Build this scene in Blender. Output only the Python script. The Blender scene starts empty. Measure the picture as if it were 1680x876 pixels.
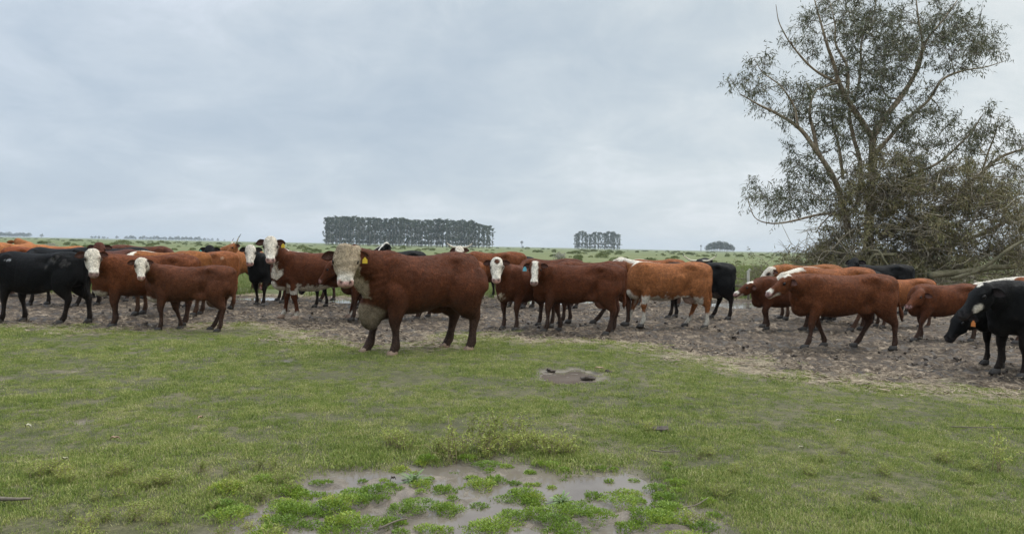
import bpy, math, random
import numpy as np
from mathutils import Vector, Matrix

S = bpy.context.scene
rng = np.random.default_rng(7)
random.seed(7)
R = math.radians

# ------------------------------------------------------------------ camera
CAM_H, FPX, PW, PH = 1.5, 1245.0, 1680, 876
PITCH, ROLL = math.atan(33.2 / FPX), math.atan(0.0200)
_F = np.array([0, math.cos(PITCH), -math.sin(PITCH)])
_R0 = np.array([1.0, 0, 0]); _U0 = np.array([0, math.sin(PITCH), math.cos(PITCH)])
_R = _R0 * math.cos(ROLL) + _U0 * math.sin(ROLL)
_U = _U0 * math.cos(ROLL) - _R0 * math.sin(ROLL)
CAM = np.array([0, 0, CAM_H])
cam = bpy.data.cameras.new('camera'); co = bpy.data.objects.new('camera', cam)
S.collection.objects.link(co)
cam.sensor_width = 36; cam.lens = 36 * FPX / PW; cam.clip_end = 20000; cam.clip_start = 0.05
m = Matrix.Identity(4)
for i in range(3):
    m[i][0], m[i][1], m[i][2], m[i][3] = _R[i], _U[i], -_F[i], CAM[i]
co.matrix_world = m
S.camera = co

def ray(px, py):
    return _F + _R * ((px - 840) / FPX) + _U * ((438 - py) / FPX)
def ground(px, py, z=0.0):
    d = ray(px, py); t = (z - CAM_H) / d[2]
    return CAM + d * t
def at(px, py, D):                       # the point seen at a pixel, D metres out
    d = ray(px, py); return CAM + d * (D / d[1])

# ------------------------------------------------------------------ world, sun
S.view_settings.view_transform = 'Standard'; S.view_settings.look = 'None'
S.view_settings.exposure = 0.30; S.view_settings.gamma = 1
SUN_EL, SUN_AZ = 55, 60                  # azimuth from +Y towards +X
W = bpy.data.worlds.new("World"); S.world = W; W.use_nodes = True
nt = W.node_tree; nt.nodes.clear()
def N(t, typ, **kw):
    n = t.nodes.new(typ)
    for k, v in kw.items():
        if k.startswith('i_'):
            key = k[2:]
            n.inputs[int(key) if key.isdigit() else key].default_value = v
        else: setattr(n, k, v)
    return n
def ramp(t, fac, stops, interp='LINEAR'):
    n = t.nodes.new('ShaderNodeValToRGB'); cr = n.color_ramp; cr.interpolation = interp
    while len(cr.elements) < len(stops): cr.elements.new(0.5)
    for e, (p, c) in zip(cr.elements, stops):
        e.position = p; e.color = (c[0], c[1], c[2], 1) if hasattr(c, '__len__') else (c, c, c, 1)
    t.links.new(fac, n.inputs[0]); return n.outputs[0]
def mathn(t, op, a, b=None, clamp=False):
    n = t.nodes.new('ShaderNodeMath'); n.operation = op; n.use_clamp = clamp
    for i, v in enumerate((a, b)):
        if v is None: continue
        if isinstance(v, (int, float)): n.inputs[i].default_value = v
        else: t.links.new(v, n.inputs[i])
    return n.outputs[0]
def mixc(t, fac, a, b, blend='MIX'):
    n = t.nodes.new('ShaderNodeMix'); n.data_type = 'RGBA'; n.blend_type = blend
    for i, v in ((0, fac), (6, a), (7, b)):
        if isinstance(v, (int, float)): n.inputs[i].default_value = v
        elif isinstance(v, tuple): n.inputs[i].default_value = (v[0], v[1], v[2], 1)
        else: t.links.new(v, n.inputs[i])
    return n.outputs[2]
def noise(t, vec, scale, detail=4, rough=0.55, dist=0.0):
    n = t.nodes.new('ShaderNodeTexNoise')
    n.inputs['Scale'].default_value = scale; n.inputs['Detail'].default_value = detail
    n.inputs['Roughness'].default_value = rough; n.inputs['Distortion'].default_value = dist
    if vec is not None: t.links.new(vec, n.inputs['Vector'])
    return n.outputs[0]

sky = N(nt, 'ShaderNodeTexSky', sky_type='NISHITA', sun_disc=False)
sky.sun_elevation = R(SUN_EL); sky.sun_rotation = R(SUN_AZ)
tc = N(nt, 'ShaderNodeTexCoord')
sep = N(nt, 'ShaderNodeSeparateXYZ'); nt.links.new(tc.outputs['Generated'], sep.inputs[0])
zc = mathn(nt, 'MAXIMUM', sep.outputs[2], 0.0)
den = mathn(nt, 'ADD', zc, 0.30)
cmb = N(nt, 'ShaderNodeCombineXYZ')
nt.links.new(mathn(nt, 'DIVIDE', sep.outputs[0], den), cmb.inputs[0])
nt.links.new(mathn(nt, 'DIVIDE', sep.outputs[1], den), cmb.inputs[1])
cmb.inputs[2].default_value = 3.7
n1 = noise(nt, cmb.outputs[0], 1.25, 7, 0.54, 0.3)
n2 = noise(nt, cmb.outputs[0], 3.6, 7, 0.62, 0.5)
nn = mathn(nt, 'ADD', mathn(nt, 'MULTIPLY', n1, 0.62), mathn(nt, 'MULTIPLY', n2, 0.38))
cl = ramp(nt, nn, [(0.32, (0.40, 0.470, 0.535)), (0.44, (0.475, 0.538, 0.585)), (0.53, (0.560, 0.612, 0.642)),
                   (0.63, (0.69, 0.725, 0.76)), (0.76, (0.86, 0.88, 0.89))])
# brighter, less blue towards the veiled sun on the right
side = mathn(nt, 'MULTIPLY', mathn(nt, 'ADD', sep.outputs[0], 0.65), 0.85, True)
cl = mixc(nt, side, mixc(nt, 1.0, cl, (0.90, 0.95, 1.05), 'MULTIPLY'), mixc(nt, 1.0, cl, (1.16, 1.13, 1.08), 'MULTIPLY'))
hor = ramp(nt, sep.outputs[2], [(0.0, 1.0), (0.10, 0.55), (0.3, 0.0)])
cl = mixc(nt, mathn(nt, 'MULTIPLY', hor, 0.45), cl, (0.54, 0.605, 0.67))
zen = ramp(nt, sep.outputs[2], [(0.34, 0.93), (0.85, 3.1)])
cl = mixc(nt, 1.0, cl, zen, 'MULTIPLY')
nish = mixc(nt, 1.0, sky.outputs[0], (0.10, 0.10, 0.10), 'MULTIPLY')
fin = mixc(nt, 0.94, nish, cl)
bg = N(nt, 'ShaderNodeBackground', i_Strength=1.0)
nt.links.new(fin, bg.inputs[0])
wo = N(nt, 'ShaderNodeOutputWorld'); nt.links.new(bg.outputs[0], wo.inputs[0])

sl = bpy.data.lights.new('sun', 'SUN'); sl.energy = 1.5; sl.angle = R(14); sl.color = (1.0, 0.965, 0.91)
so = bpy.data.objects.new('sun', sl); S.collection.objects.link(so)
sd = Vector((math.sin(R(SUN_AZ)) * math.cos(R(SUN_EL)), math.cos(R(SUN_AZ)) * math.cos(R(SUN_EL)), math.sin(R(SUN_EL))))
so.rotation_euler = sd.to_track_quat('Z', 'Y').to_euler()

# ------------------------------------------------------------------ helpers
def tag(o, label=None, cat=None, group=None, kind=None):
    if label: o['label'] = label
    if cat: o['category'] = cat
    if group: o['group'] = group
    if kind: o['kind'] = kind
    return o
def empty(name, loc=(0, 0, 0), rz=0.0):
    o = bpy.data.objects.new(name, None); S.collection.objects.link(o)
    o.location = loc; o.rotation_euler = (0, 0, rz); o.empty_display_size = 0.1
    return o
def link(name, me, parent=None, loc=None, rot=None):
    o = bpy.data.objects.new(name, me); S.collection.objects.link(o)
    if parent is not None: o.parent = parent
    if loc is not None: o.location = loc
    if rot is not None: o.rotation_euler = rot
    return o
class MB:                                # collects lofts, tubes and leaves into one mesh
    def __init__(s): s.v = []; s.f = []; s.n = 0; s.c = []
    def add(s, v, f, col=None):
        v = np.asarray(v, float).reshape(-1, 3)
        s.v.append(v); s.f += [tuple(i + s.n for i in q) for q in f]; s.n += len(v)
        if col is not None: s.c.append(np.tile(np.asarray(col, float), (len(v), 1)) if np.ndim(col) == 1 else np.asarray(col))
    def loft(s, rings, col=None):
        k = len(rings); n = len(rings[0]); v = np.concatenate(rings)
        f = [(a * n + i, a * n + (i + 1) % n, (a + 1) * n + (i + 1) % n, (a + 1) * n + i) for a in range(k - 1) for i in range(n)]
        v = np.concatenate([v, [rings[0].mean(0), rings[-1].mean(0)]])
        f += [(k * n, (i + 1) % n, i) for i in range(n)]
        f += [(k * n + 1, (k - 1) * n + i, (k - 1) * n + (i + 1) % n) for i in range(n)]
        s.add(v, f, col)
    def tube(s, path, ra, rb=None, up=(0, 0, 1), n=12, col=None):   # ra along 'up', rb sideways
        path = np.asarray(path, float); ra = np.broadcast_to(ra, len(path)); rb = ra if rb is None else np.broadcast_to(rb, len(path))
        T = np.gradient(path, axis=0); T /= np.linalg.norm(T, axis=1)[:, None] + 1e-9
        th = np.linspace(0, 2 * np.pi, n, endpoint=False); rings = []
        for p, t, a, b in zip(path, T, ra, rb):
            u = np.array(up, float); u = u - t * u.dot(t)
            if np.linalg.norm(u) < 0.05: u = np.array([1.0, 0.1, 0]); u = u - t * u.dot(t)
            u /= np.linalg.norm(u); w = np.cross(t, u)
            rings.append(p + np.outer(np.cos(th) * a, u) + np.outer(np.sin(th) * b, w))
        s.loft(rings, col)
    def ell(s, c, r, rot=None, n=14, col=None):
        ph = np.linspace(0.12, np.pi - 0.12, 9); th = np.linspace(0, 2 * np.pi, n, endpoint=False); rings = []
        M = np.eye(3) if rot is None else np.array(rot)
        for p in ph:
            q = np.stack([np.sin(p) * np.cos(th) * r[0], np.sin(p) * np.sin(th) * r[1], np.full(n, np.cos(p) * r[2])], 1)
            rings.append(np.array(c) + q @ M.T)
        s.loft(rings[::-1], col)
    def leaves(s, base, d, w, L, Wd, col=None):                     # one bent diamond quad per leaf
        base = np.asarray(base); n = len(base)
        L = np.broadcast_to(L, n)[:, None]; Wd = np.broadcast_to(Wd, n)[:, None]
        mid = base + d * L * 0.45
        v = np.stack([base, mid + w * Wd * .5, base + d * L, mid - w * Wd * .5], 1).reshape(-1, 3)
        f = (np.arange(n)[:, None] * 4 + np.arange(4)[None]).tolist()
        s.add(v, f, None if col is None else np.repeat(col, 4, 0))
    def mesh(s, name, mat=None, smooth=True):
        me = bpy.data.meshes.new(name)
        v = np.concatenate(s.v); me.from_pydata(v.tolist(), [], s.f)
        if s.c:
            c = np.concatenate(s.c); a = me.color_attributes.new('Col', 'FLOAT_COLOR', 'POINT')
            a.data.foreach_set('color', np.concatenate([c[:, :3], np.ones((len(c), 1))], 1).astype(np.float32).ravel())
        if mat: me.materials.append(mat)
        me.polygons.foreach_set('use_smooth', [smooth] * len(me.polygons)); me.update()
        return me
def unit(v):
    v = np.asarray(v, float); return v / (np.linalg.norm(v, axis=-1, keepdims=True) + 1e-12)
def catmull(P, n):
    P = np.asarray(P, float); k = len(P)
    Q = np.concatenate([[2 * P[0] - P[1]], P, [2 * P[-1] - P[-2]]])
    t = np.linspace(0, k - 1, n); i = np.minimum(t.astype(int), k - 2); u = (t - i)[:, None]
    a, b, c, d = Q[i], Q[i + 1], Q[i + 2], Q[i + 3]
    return 0.5 * (2 * b + (c - a) * u + (2 * a - 5 * b + 4 * c - d) * u ** 2 + (3 * b - a - 3 * c + d) * u ** 3)
def vnoise(P, seed=0):                   # smooth value noise in -1..1
    P = np.asarray(P, float); i = np.floor(P).astype(np.int64); f = P - i; f = f * f * (3 - 2 * f)
    def h(a, b, c):
        n = (a * 374761393 + b * 668265263 + c * 2147483647 + seed * 974634777) & 0xffffffff
        n = ((n ^ (n >> 13)) * 1274126177) & 0xffffffff
        return ((n ^ (n >> 16)) & 0xffff) / 32767.5 - 1
    x, y, z = i[..., 0], i[..., 1], i[..., 2]; fx, fy, fz = f[..., 0], f[..., 1], f[..., 2]
    l = lambda a, b, t: a + (b - a) * t
    return l(l(l(h(x, y, z), h(x + 1, y, z), fx), l(h(x, y + 1, z), h(x + 1, y + 1, z), fx), fy),
             l(l(h(x, y, z + 1), h(x + 1, y, z + 1), fx), l(h(x, y + 1, z + 1), h(x + 1, y + 1, z + 1), fx), fy), fz)
def fbm(P, seed=0, o=4):
    P = np.asarray(P, float); r = 0; a = 1.0; s = 0
    for k in range(o):
        r = r + a * vnoise(P * 2 ** k + 13.7 * k, seed + k); s += a; a *= 0.5
    return r / s
def xy1(x, y, f): return np.stack([x * f, y * f, np.zeros_like(x)], -1)
def sstep(a, b, x): t = np.clip((x - a) / (b - a), 0, 1); return t * t * (3 - 2 * t)
def poly_sd(poly, x, y):                 # signed distance to a polygon, inside positive
    poly = np.asarray(poly); d = np.full(x.shape, 1e9); ins = np.zeros(x.shape, bool)
    for k in range(len(poly)):
        a, b = poly[k], poly[(k + 1) % len(poly)]; e = b - a
        t = np.clip(((x - a[0]) * e[0] + (y - a[1]) * e[1]) / (e @ e + 1e-12), 0, 1)
        d = np.minimum(d, np.hypot(x - a[0] - t * e[0], y - a[1] - t * e[1]))
        c = ((a[1] > y) != (b[1] > y)); xi = a[0] + (y - a[1]) / ((b[1] - a[1]) if abs(b[1] - a[1]) > 1e-9 else 1e-9) * e[0]
        ins ^= c & (x < xi)
    return np.where(ins, d, -d)

# ------------------------------------------------------------------ materials
def newmat(name):
    mt = bpy.data.materials.new(name); mt.use_nodes = True; t = mt.node_tree
    b = t.nodes['Principled BSDF']; return mt, t, b
def bump(t, b, h, strength=0.5, dist=0.01):
    n = N(t, 'ShaderNodeBump', i_Strength=strength, i_Distance=dist); t.links.new(h, n.inputs['Height']); t.links.new(n.outputs[0], b.inputs['Normal'])
def mat_coat():
    mt, t, b = newmat('coat'); tcn = N(t, 'ShaderNodeTexCoord'); ob = tcn.outputs['Object']
    c = N(t, 'ShaderNodeAttribute', attribute_name='Col'); k = N(t, 'ShaderNodeAttribute', attribute_name='curl')
    f1 = noise(t, ob, 34, 4, 0.7, 1.2); f2 = noise(t, ob, 8, 5, 0.65)
    v = ramp(t, f1, [(0.32, 0.5), (0.5, 0.96), (0.68, 1.6)])
    v2 = ramp(t, f2, [(0.3, 0.72), (0.7, 1.25)])
    base = mixc(t, 1.0, mixc(t, 1.0, c.outputs[0], v, 'MULTIPLY'), v2, 'MULTIPLY')
    f3 = noise(t, ob, 42, 3, 0.65, 2.5)
    cv = ramp(t, f3, [(0.36, (0.42, 0.34, 0.25)), (0.47, (0.9, 0.86, 0.8)), (0.62, (1.08, 1.06, 1.03))])
    base = mixc(t, k.outputs['Fac'], base, mixc(t, 1.0, base, cv, 'MULTIPLY'))
    t.links.new(base, b.inputs['Base Color'])
    b.inputs['Roughness'].default_value = 0.6; b.inputs['Specular IOR Level'].default_value = 0.08
    hh = mathn(t, 'ADD', f1, mathn(t, 'MULTIPLY', mathn(t, 'MULTIPLY', f3, k.outputs['Fac']), 1.5))
    bump(t, b, hh, .7, 0.014); return mt
def mat_plain(name, col, rough=0.6, spec=0.4, var=0.25, scale=30, bs=0.3, bd=0.004):
    mt, t, b = newmat(name); tcn = N(t, 'ShaderNodeTexCoord')
    f = noise(t, tcn.outputs['Object'], scale, 4)
    t.links.new(mixc(t, 1.0, col, ramp(t, f, [(0.25, 1 - var), (0.75, 1 + var)]), 'MULTIPLY'), b.inputs['Base Color'])
    b.inputs['Roughness'].default_value = rough; b.inputs['Specular IOR Level'].default_value = spec
    bump(t, b, f, bs, bd); return mt
def mat_leaf(name, stops, scale=2.5, rough=0.5, trans=0.25, spec=0.3):
    mt, t, b = newmat(name); g = N(t, 'ShaderNodeNewGeometry')
    f = noise(t, g.outputs['Position'], scale, 8, .72); oi = N(t, 'ShaderNodeObjectInfo'); r = mathn(t, 'ADD', mathn(t, 'MULTIPLY', f, 0.50), mathn(t, 'ADD', mathn(t, 'MULTIPLY', g.outputs['Random Per Island'], 0.26), mathn(t, 'MULTIPLY', oi.outputs['Random'], 0.24)))
    c = ramp(t, r, stops); t.links.new(c, b.inputs['Base Color'])
    b.inputs['Roughness'].default_value = rough; b.inputs['Specular IOR Level'].default_value = spec
    if trans:
        tr = N(t, 'ShaderNodeBsdfTranslucent'); t.links.new(c, tr.inputs[0])
        ms = N(t, 'ShaderNodeMixShader', i_0=trans); t.links.new(b.outputs[0], ms.inputs[1]); t.links.new(tr.outputs[0], ms.inputs[2])
        t.links.new(ms.outputs[0], t.nodes['Material Output'].inputs[0])
    return mt
M_coat = mat_coat()
M_eye = mat_plain('eye_dark', (0.008, 0.006, 0.005), 0.35, 0.2, 0.1, 20, 0.0)
M_hoof_dark = mat_plain('hoof_dark', (0.045, 0.038, 0.032), 0.6, 0.3)
M_hoof_pale = mat_plain('hoof_pale', (0.27, 0.18, 0.125), 0.6, 0.3)
M_horn = mat_plain('horn_pale', (0.55, 0.48, 0.36), 0.4, 0.4)
M_horn_tip = mat_plain('horn_tip_dark', (0.05, 0.045, 0.04), 0.4, 0.4)
M_tag_y = mat_plain('tag_yellow', (0.62, 0.42, 0.03), 0.45, 0.4, 0.1)
M_tag_b = mat_plain('tag_blue', (0.13, 0.42, 0.5), 0.45, 0.4, 0.1)
M_tag_t = mat_plain('tag_teal', (0.08, 0.5, 0.42), 0.45, 0.4, 0.1)
M_tag_o = mat_plain('tag_orange', (0.6, 0.2, 0.05), 0.45, 0.4, 0.1)
# ------------------------------------------------------------------ ground, mud, water
def gp(px, py): return ground(px, py)[:2]
MUD = np.array([(-19, 13.4), (-14, 13.6)] + [tuple(gp(*p)) for p in ((0, 527), (60, 531), (120, 527), (170, 538), (240, 541), (320, 534), (400, 527), (450, 530), (500, 541), (540, 553), (600, 563), (680, 563),
      (720, 548), (790, 544), (860, 549), (930, 556), (1010, 556), (1060, 562), (1110, 574), (1180, 588), (1260, 601), (1350, 613), (1450, 622), (1560, 631), (1680, 641), (1760, 646))]
      + [(12, 9.5), (16, 12), (22, 24), (14, 25)] + [tuple(gp(*p)) for p in ((1640, 497), (1450, 496), (1300, 494), (1200, 492), (1060, 489), (900, 487), (640, 487), (400, 484), (200, 482), (0, 480))] + [(-20, 20)])
PUD = np.array([gp(*p) for p in ((452, 806), (500, 786), (560, 772), (640, 761), (700, 752), (760, 752), (840, 760), (930, 769), (1030, 772), (1090, 788), (1112, 820), (1140, 842), (1175, 900), (1150, 960), (800, 990), (420, 960), (330, 900), (400, 850))])
PUD2 = np.array([gp(*p) for p in ((884, 612), (905, 603), (940, 600), (985, 606), (1004, 614), (985, 622), (940, 627), (905, 622))])
PUDB = [np.array([gp(*p) for p in q]) for q in (((520, 491), (580, 488), (660, 488), (700, 491), (650, 494), (560, 495)), ((380, 488), (440, 486), (470, 489), (420, 492)), ((830, 493), (960, 490), (1010, 494), (900, 498)), ((1150, 497), (1240, 495), (1290, 500), (1200, 504)))]
PUDS = [np.array([gp(*p) for p in q]) for q in (((454, 590), (474, 587), (482, 591), (462, 594)), ((1070, 705), (1082, 697), (1100, 701), (1090, 709)), ((110, 690), (135, 685), (160, 688), (130, 693)))]
def fields(x, y):
    n1 = fbm(xy1(x, y, .55), 21); n2 = fbm(xy1(x, y, 1.9), 22); n3 = fbm(xy1(x, y, 6.0), 23)
    sd = poly_sd(MUD, x, y); mud = sstep(-.30, .35, sd + .8 * n1 + .75 * n2 + .45 * n3)
    dry = sstep(-2.3, .15, sd + .9 * n1 + .8 * n2 + .5 * n3) * sstep(.9, -.1, np.abs(sd + .5 * n1) - .45)
    bare = sstep(.22, .45, n2 * .8 + n3 * .5 + .2 * n1) * sstep(3.0, .4, -sd) * .8           # worn spots near the mud
    bare = np.maximum(bare, sstep(.50, .66, n2 + .4 * n3) * .5 * (y < 14))
    pd = poly_sd(PUD, x, y); pud = sstep(-.18, .12, pd + .28 * n2 + .12 * n3)
    p2 = poly_sd(PUD2, x, y); pud2 = sstep(-.12, .08, p2 + .30 * n2 + .22 * n3)
    for q in PUDS: pud2 = np.maximum(pud2, sstep(-.06, .05, poly_sd(q, x, y) + .07 * n3) * .8)
    pb = np.zeros_like(x)
    for q in PUDB: pb = np.maximum(pb, sstep(-.35, .3, poly_sd(q, x, y) + .25 * n2))
    return dict(mud=mud, dry=dry, bare=bare, pud=pud, pud2=pud2, pb=pb, n1=n1, n2=n2, n3=n3, sd=sd)
def height(x, y, F=None):
    F = F or fields(x, y); near = sstep(60, 25, np.hypot(x, y))
    z = .018 * F['n1'] * near + .006 * F['n2'] * near
    c1 = fbm(xy1(x, y, 3.1), 41, 3); c2 = fbm(xy1(x, y, 8.5), 42, 3); c3 = vnoise(xy1(x, y, 17), 43)
    pk = fbm(xy1(x, y, 5.2), 47, 2); churn = .045 * c1 + .050 * np.abs(c2) - .028 + .024 * c3 - .055 * sstep(.12, .42, pk)
    z = z * (1 - F['mud']) + F['mud'] * churn
    z = z * (1 - F['pb']) + F['pb'] * (-.05 + .02 * c2)
    z = z * (1 - F['pud']) + F['pud'] * (-.034 + .034 * F['n2'] + .036 * c2 + .012 * c3)
    z = z * (1 - F['pud2']) + F['pud2'] * (-.035 + .02 * c2)
    return z - .002
def axis(lo, hi, step_lo, step_hi, far, g):
    a = [lo]
    while a[-1] < hi: a.append(a[-1] + np.interp(a[-1], [lo, hi], [step_lo, step_hi]))
    st = step_hi
    while a[-1] < far: st *= g; a.append(a[-1] + st)
    return a
ax = axis(0, 17, .062, .075, 7000, 1.35); xs = np.array([-v for v in ax[:0:-1]] + ax)
ya = axis(3.2, 26.5, .036, .085, 9000, 1.22); st, yb = .05, [3.2]
while yb[-1] > -900: st *= 1.4; yb.append(yb[-1] - st)
ys = np.array(yb[:0:-1] + ya)
GX, GY = np.meshgrid(xs, ys); gf = fields(GX.ravel(), GY.ravel()); GZ = height(GX.ravel(), GY.ravel(), gf)
# the plain rises a touch far out
gv = np.stack([GX.ravel(), GY.ravel(), GZ], 1); nxs, nys = len(xs), len(ys)
fi = (np.arange(nys - 1)[:, None] * nxs + np.arange(nxs - 1)[None]).ravel()
faces = np.stack([fi, fi + 1, fi + nxs + 1, fi + nxs], 1)
ismud = gf['mud'][faces].mean(1) > .5
def ground_mat():
    mt, t, b = newmat('ground_soil'); g = N(t, 'ShaderNodeNewGeometry'); pos = g.outputs['Position']
    A = lambda n: N(t, 'ShaderNodeAttribute', attribute_name=n).outputs['Fac']
    mp = N(t, 'ShaderNodeMapping'); t.links.new(pos, mp.inputs[0]); mp.inputs['Scale'].default_value = (.25, 1.0, 1.0)
    a = noise(t, pos, .5, 5, .6); bq = noise(t, pos, 7, 5, .65); c = noise(t, pos, 45, 4, .6); far = noise(t, mp.outputs[0], .09, 8, .68); far2 = noise(t, mp.outputs[0], .012, 5, .6)
    gcol = ramp(t, mathn(t, 'ADD', mathn(t, 'MULTIPLY', bq, .6), mathn(t, 'MULTIPLY', a, .4)), [(.3, (.040, .040, .016)), (.5, (.078, .074, .033)), (.7, (.15, .125, .07))])
    gcol = mixc(t, 1.0, gcol, ramp(t, c, [(.3, .6), (.7, 1.35)]), 'MULTIPLY')
    fcol = ramp(t, mathn(t, 'ADD', mathn(t, 'MULTIPLY', far, .65), mathn(t, 'MULTIPLY', far2, .35)), [(.34, (.06, .08, .022)), (.46, (.10, .122, .037)), (.56, (.135, .14, .052)), (.70, (.175, .155, .072))])
    sp = N(t, 'ShaderNodeSeparateXYZ'); t.links.new(pos, sp.inputs[0])
    gcol = mixc(t, ramp(t, mathn(t, 'DIVIDE', sp.outputs[1], 100), [(.18, 0.0), (.28, 1.0)]), gcol, fcol)
    soil = ramp(t, bq, [(.3, (.075, .058, .042)), (.5, (.15, .118, .082)), (.68, (.27, .215, .145))])
    gcol = mixc(t, A('bare'), gcol, soil)
    straw = ramp(t, c, [(.32, (.12, .09, .06)), (.5, (.30, .235, .155)), (.66, (.45, .37, .26))])
    gcol = mixc(t, mathn(t, 'MULTIPLY', A('dry'), ramp(t, bq, [(.36, .15), (.55, .95)])), gcol, straw)
    m1 = noise(t, pos, 4.6, 6, .72, .6); m3 = noise(t, pos, 12.0, 5, .72, .8); m2 = noise(t, pos, 22, 5, .7, .8)
    mc = ramp(t, mathn(t, 'ADD', mathn(t, 'MULTIPLY', m1, .5), mathn(t, 'ADD', mathn(t, 'MULTIPLY', m2, .15), mathn(t, 'MULTIPLY', m3, .35))), [(.41, (.020, .013, .008)), (.485, (.050, .034, .022)), (.53, (.10, .073, .050)), (.585, (.24, .185, .132)), (.69, (.40, .32, .235))])
    gcol = mixc(t, A('mud'), gcol, mc)
    pm = ramp(t, bq, [(.3, (.10, .078, .058)), (.7, (.215, .172, .132))])
    wet = mathn(t, 'MAXIMUM', A('pud'), mathn(t, 'MAXIMUM', A('pud2'), A('pb')))
    gcol = mixc(t, wet, gcol, pm)
    t.links.new(gcol, b.inputs['Base Color'])
    rr = mixc(t, mathn(t, 'MAXIMUM', wet, mathn(t, 'MULTIPLY', A('mud'), ramp(t, m1, [(.40, .8), (.50, 0.0)]))), (.92, .92, .92), (.30, .30, .30))
    t.links.new(rr, b.inputs['Roughness']); b.inputs['Specular IOR Level'].default_value = .3
    hh = mathn(t, 'ADD', bq, mathn(t, 'ADD', mathn(t, 'MULTIPLY', c, .5), mathn(t, 'MULTIPLY', m2, .8)))
    bump(t, b, hh, .6, .03); return mt
M_ground = ground_mat()
def ground_part(name, sel):
    f = faces[sel]; used, inv = np.unique(f, return_inverse=True); f = inv.reshape(-1, 4)
    me = bpy.data.meshes.new(name); me.vertices.add(len(used)); me.vertices.foreach_set('co', gv[used].astype(np.float32).ravel())
    me.loops.add(f.size); me.polygons.add(len(f)); me.loops.foreach_set('vertex_index', f.ravel().astype(np.int32))
    me.polygons.foreach_set('loop_start', np.arange(0, f.size, 4, dtype=np.int32)); me.update(calc_edges=True)
    for k in ('mud', 'dry', 'bare', 'pud', 'pud2', 'pb'):
        at_ = me.attributes.new(k, 'FLOAT', 'POINT'); at_.data.foreach_set('value', gf[k][used].astype(np.float32))
    me.polygons.foreach_set('use_smooth', [True] * len(f)); me.materials.append(M_ground)
    return tag(link(name, me), kind='structure')
ground_part('ground', ~ismud); ground_part('mud', ismud)

mw_, tw_, bw_ = newmat('muddy_water')
gq = N(tw_, 'ShaderNodeNewGeometry'); fq = noise(tw_, gq.outputs['Position'], 3, 4)
tw_.links.new(ramp(tw_, fq, [(.3, (.115, .092, .074)), (.7, (.17, .142, .118))]), bw_.inputs['Base Color'])
bw_.inputs['Roughness'].default_value = .06; bw_.inputs['IOR'].default_value = 1.33; bw_.inputs['Specular IOR Level'].default_value = .6
bump(tw_, bw_, noise(tw_, gq.outputs['Position'], 14, 3), .06, .01)
for poly, z, grow in [(PUD, -.022, 1.1), (PUD2, -.030, 1.15)] + [(q, -.034, 1.1) for q in PUDB]:
    c = poly.mean(0); pts = c + (poly - c) * grow; b = MB(); n = len(pts)
    v = np.concatenate([np.c_[pts, np.full(n, z)], [[c[0], c[1], z]]]); b.add(v, [(i, (i + 1) % n, n) for i in range(n)])
    tag(link('puddle', b.mesh('puddle', mw_)), kind='structure')

# ------------------------------------------------------------------ scattered cover (instanced)
PROTO = bpy.data.collections.new('prototypes')
def scatter(name, pts, scale, rot, protos):
    n = len(pts); me = bpy.data.meshes.new(name); me.vertices.add(n); me.vertices.foreach_set('co', np.asarray(pts, np.float32).ravel())
    for k, ty, val in (('sc', 'FLOAT', scale), ('ix', 'INT', rng.integers(0, len(protos), n))):
        a = me.attributes.new(k, ty, 'POINT'); a.data.foreach_set('value', np.asarray(val, np.float32 if ty == 'FLOAT' else np.int32))
    a = me.attributes.new('ro', 'FLOAT_VECTOR', 'POINT'); a.data.foreach_set('vector', np.asarray(rot, np.float32).ravel())
    col = bpy.data.collections.new(name + '_source')
    for i, p in enumerate(protos): col.objects.link(bpy.data.objects.new('%s_source_%02d' % (name, i), p))
    o = link(name, me); g = bpy.data.node_groups.new(name, 'GeometryNodeTree')
    g.interface.new_socket('Geometry', in_out='INPUT', socket_type='NodeSocketGeometry'); g.interface.new_socket('Geometry', in_out='OUTPUT', socket_type='NodeSocketGeometry')
    gi, go = g.nodes.new('NodeGroupInput'), g.nodes.new('NodeGroupOutput'); ci = g.nodes.new('GeometryNodeCollectionInfo')
    ci.inputs['Collection'].default_value = col; ci.inputs['Separate Children'].default_value = True; ci.inputs['Reset Children'].default_value = True
    ip = g.nodes.new('GeometryNodeInstanceOnPoints'); ip.inputs['Pick Instance'].default_value = True
    def att(nm, ty):
        q = g.nodes.new('GeometryNodeInputNamedAttribute'); q.data_type = ty; q.inputs['Name'].default_value = nm
        return [s for s in q.outputs if s.name == 'Attribute' and s.enabled][0]
    g.links.new(gi.outputs[0], ip.inputs['Points']); g.links.new(ci.outputs[0], ip.inputs['Instance'])
    g.links.new(att('ix', 'INT'), ip.inputs['Instance Index']); g.links.new(att('sc', 'FLOAT'), ip.inputs['Scale'])
    er = g.nodes.new('FunctionNodeEulerToRotation'); g.links.new(att('ro', 'FLOAT_VECTOR'), er.inputs[0]); g.links.new(er.outputs[0], ip.inputs['Rotation'])
    g.links.new(ip.outputs[0], go.inputs[0]); md = o.modifiers.new('scatter', 'NODES'); md.node_group = g
    return tag(o, kind='stuff')
M_grass = mat_leaf('grass_blade', [(.26, (.070, .106, .021)), (.41, (.158, .212, .042)), (.52, (.245, .29, .068)), (.64, (.37, .365, .13)), (.78, (.58, .50, .29))], 1.3, .6, .3, .2)
M_grassfar = mat_leaf('rough_grass', [(.30, (.10, .145, .035)), (.5, (.18, .22, .062)), (.70, (.28, .27, .12))], .4, .6, .3, .2)
M_straw = mat_leaf('straw', [(.3, (.11, .08, .055)), (.5, (.23, .175, .12)), (.7, (.36, .29, .20))], 9, .8, 0, .2)
M_clod = mat_plain('mud_clod', (.062, .047, .036), .8, .3, .5, 18, .8, .02)
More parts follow.
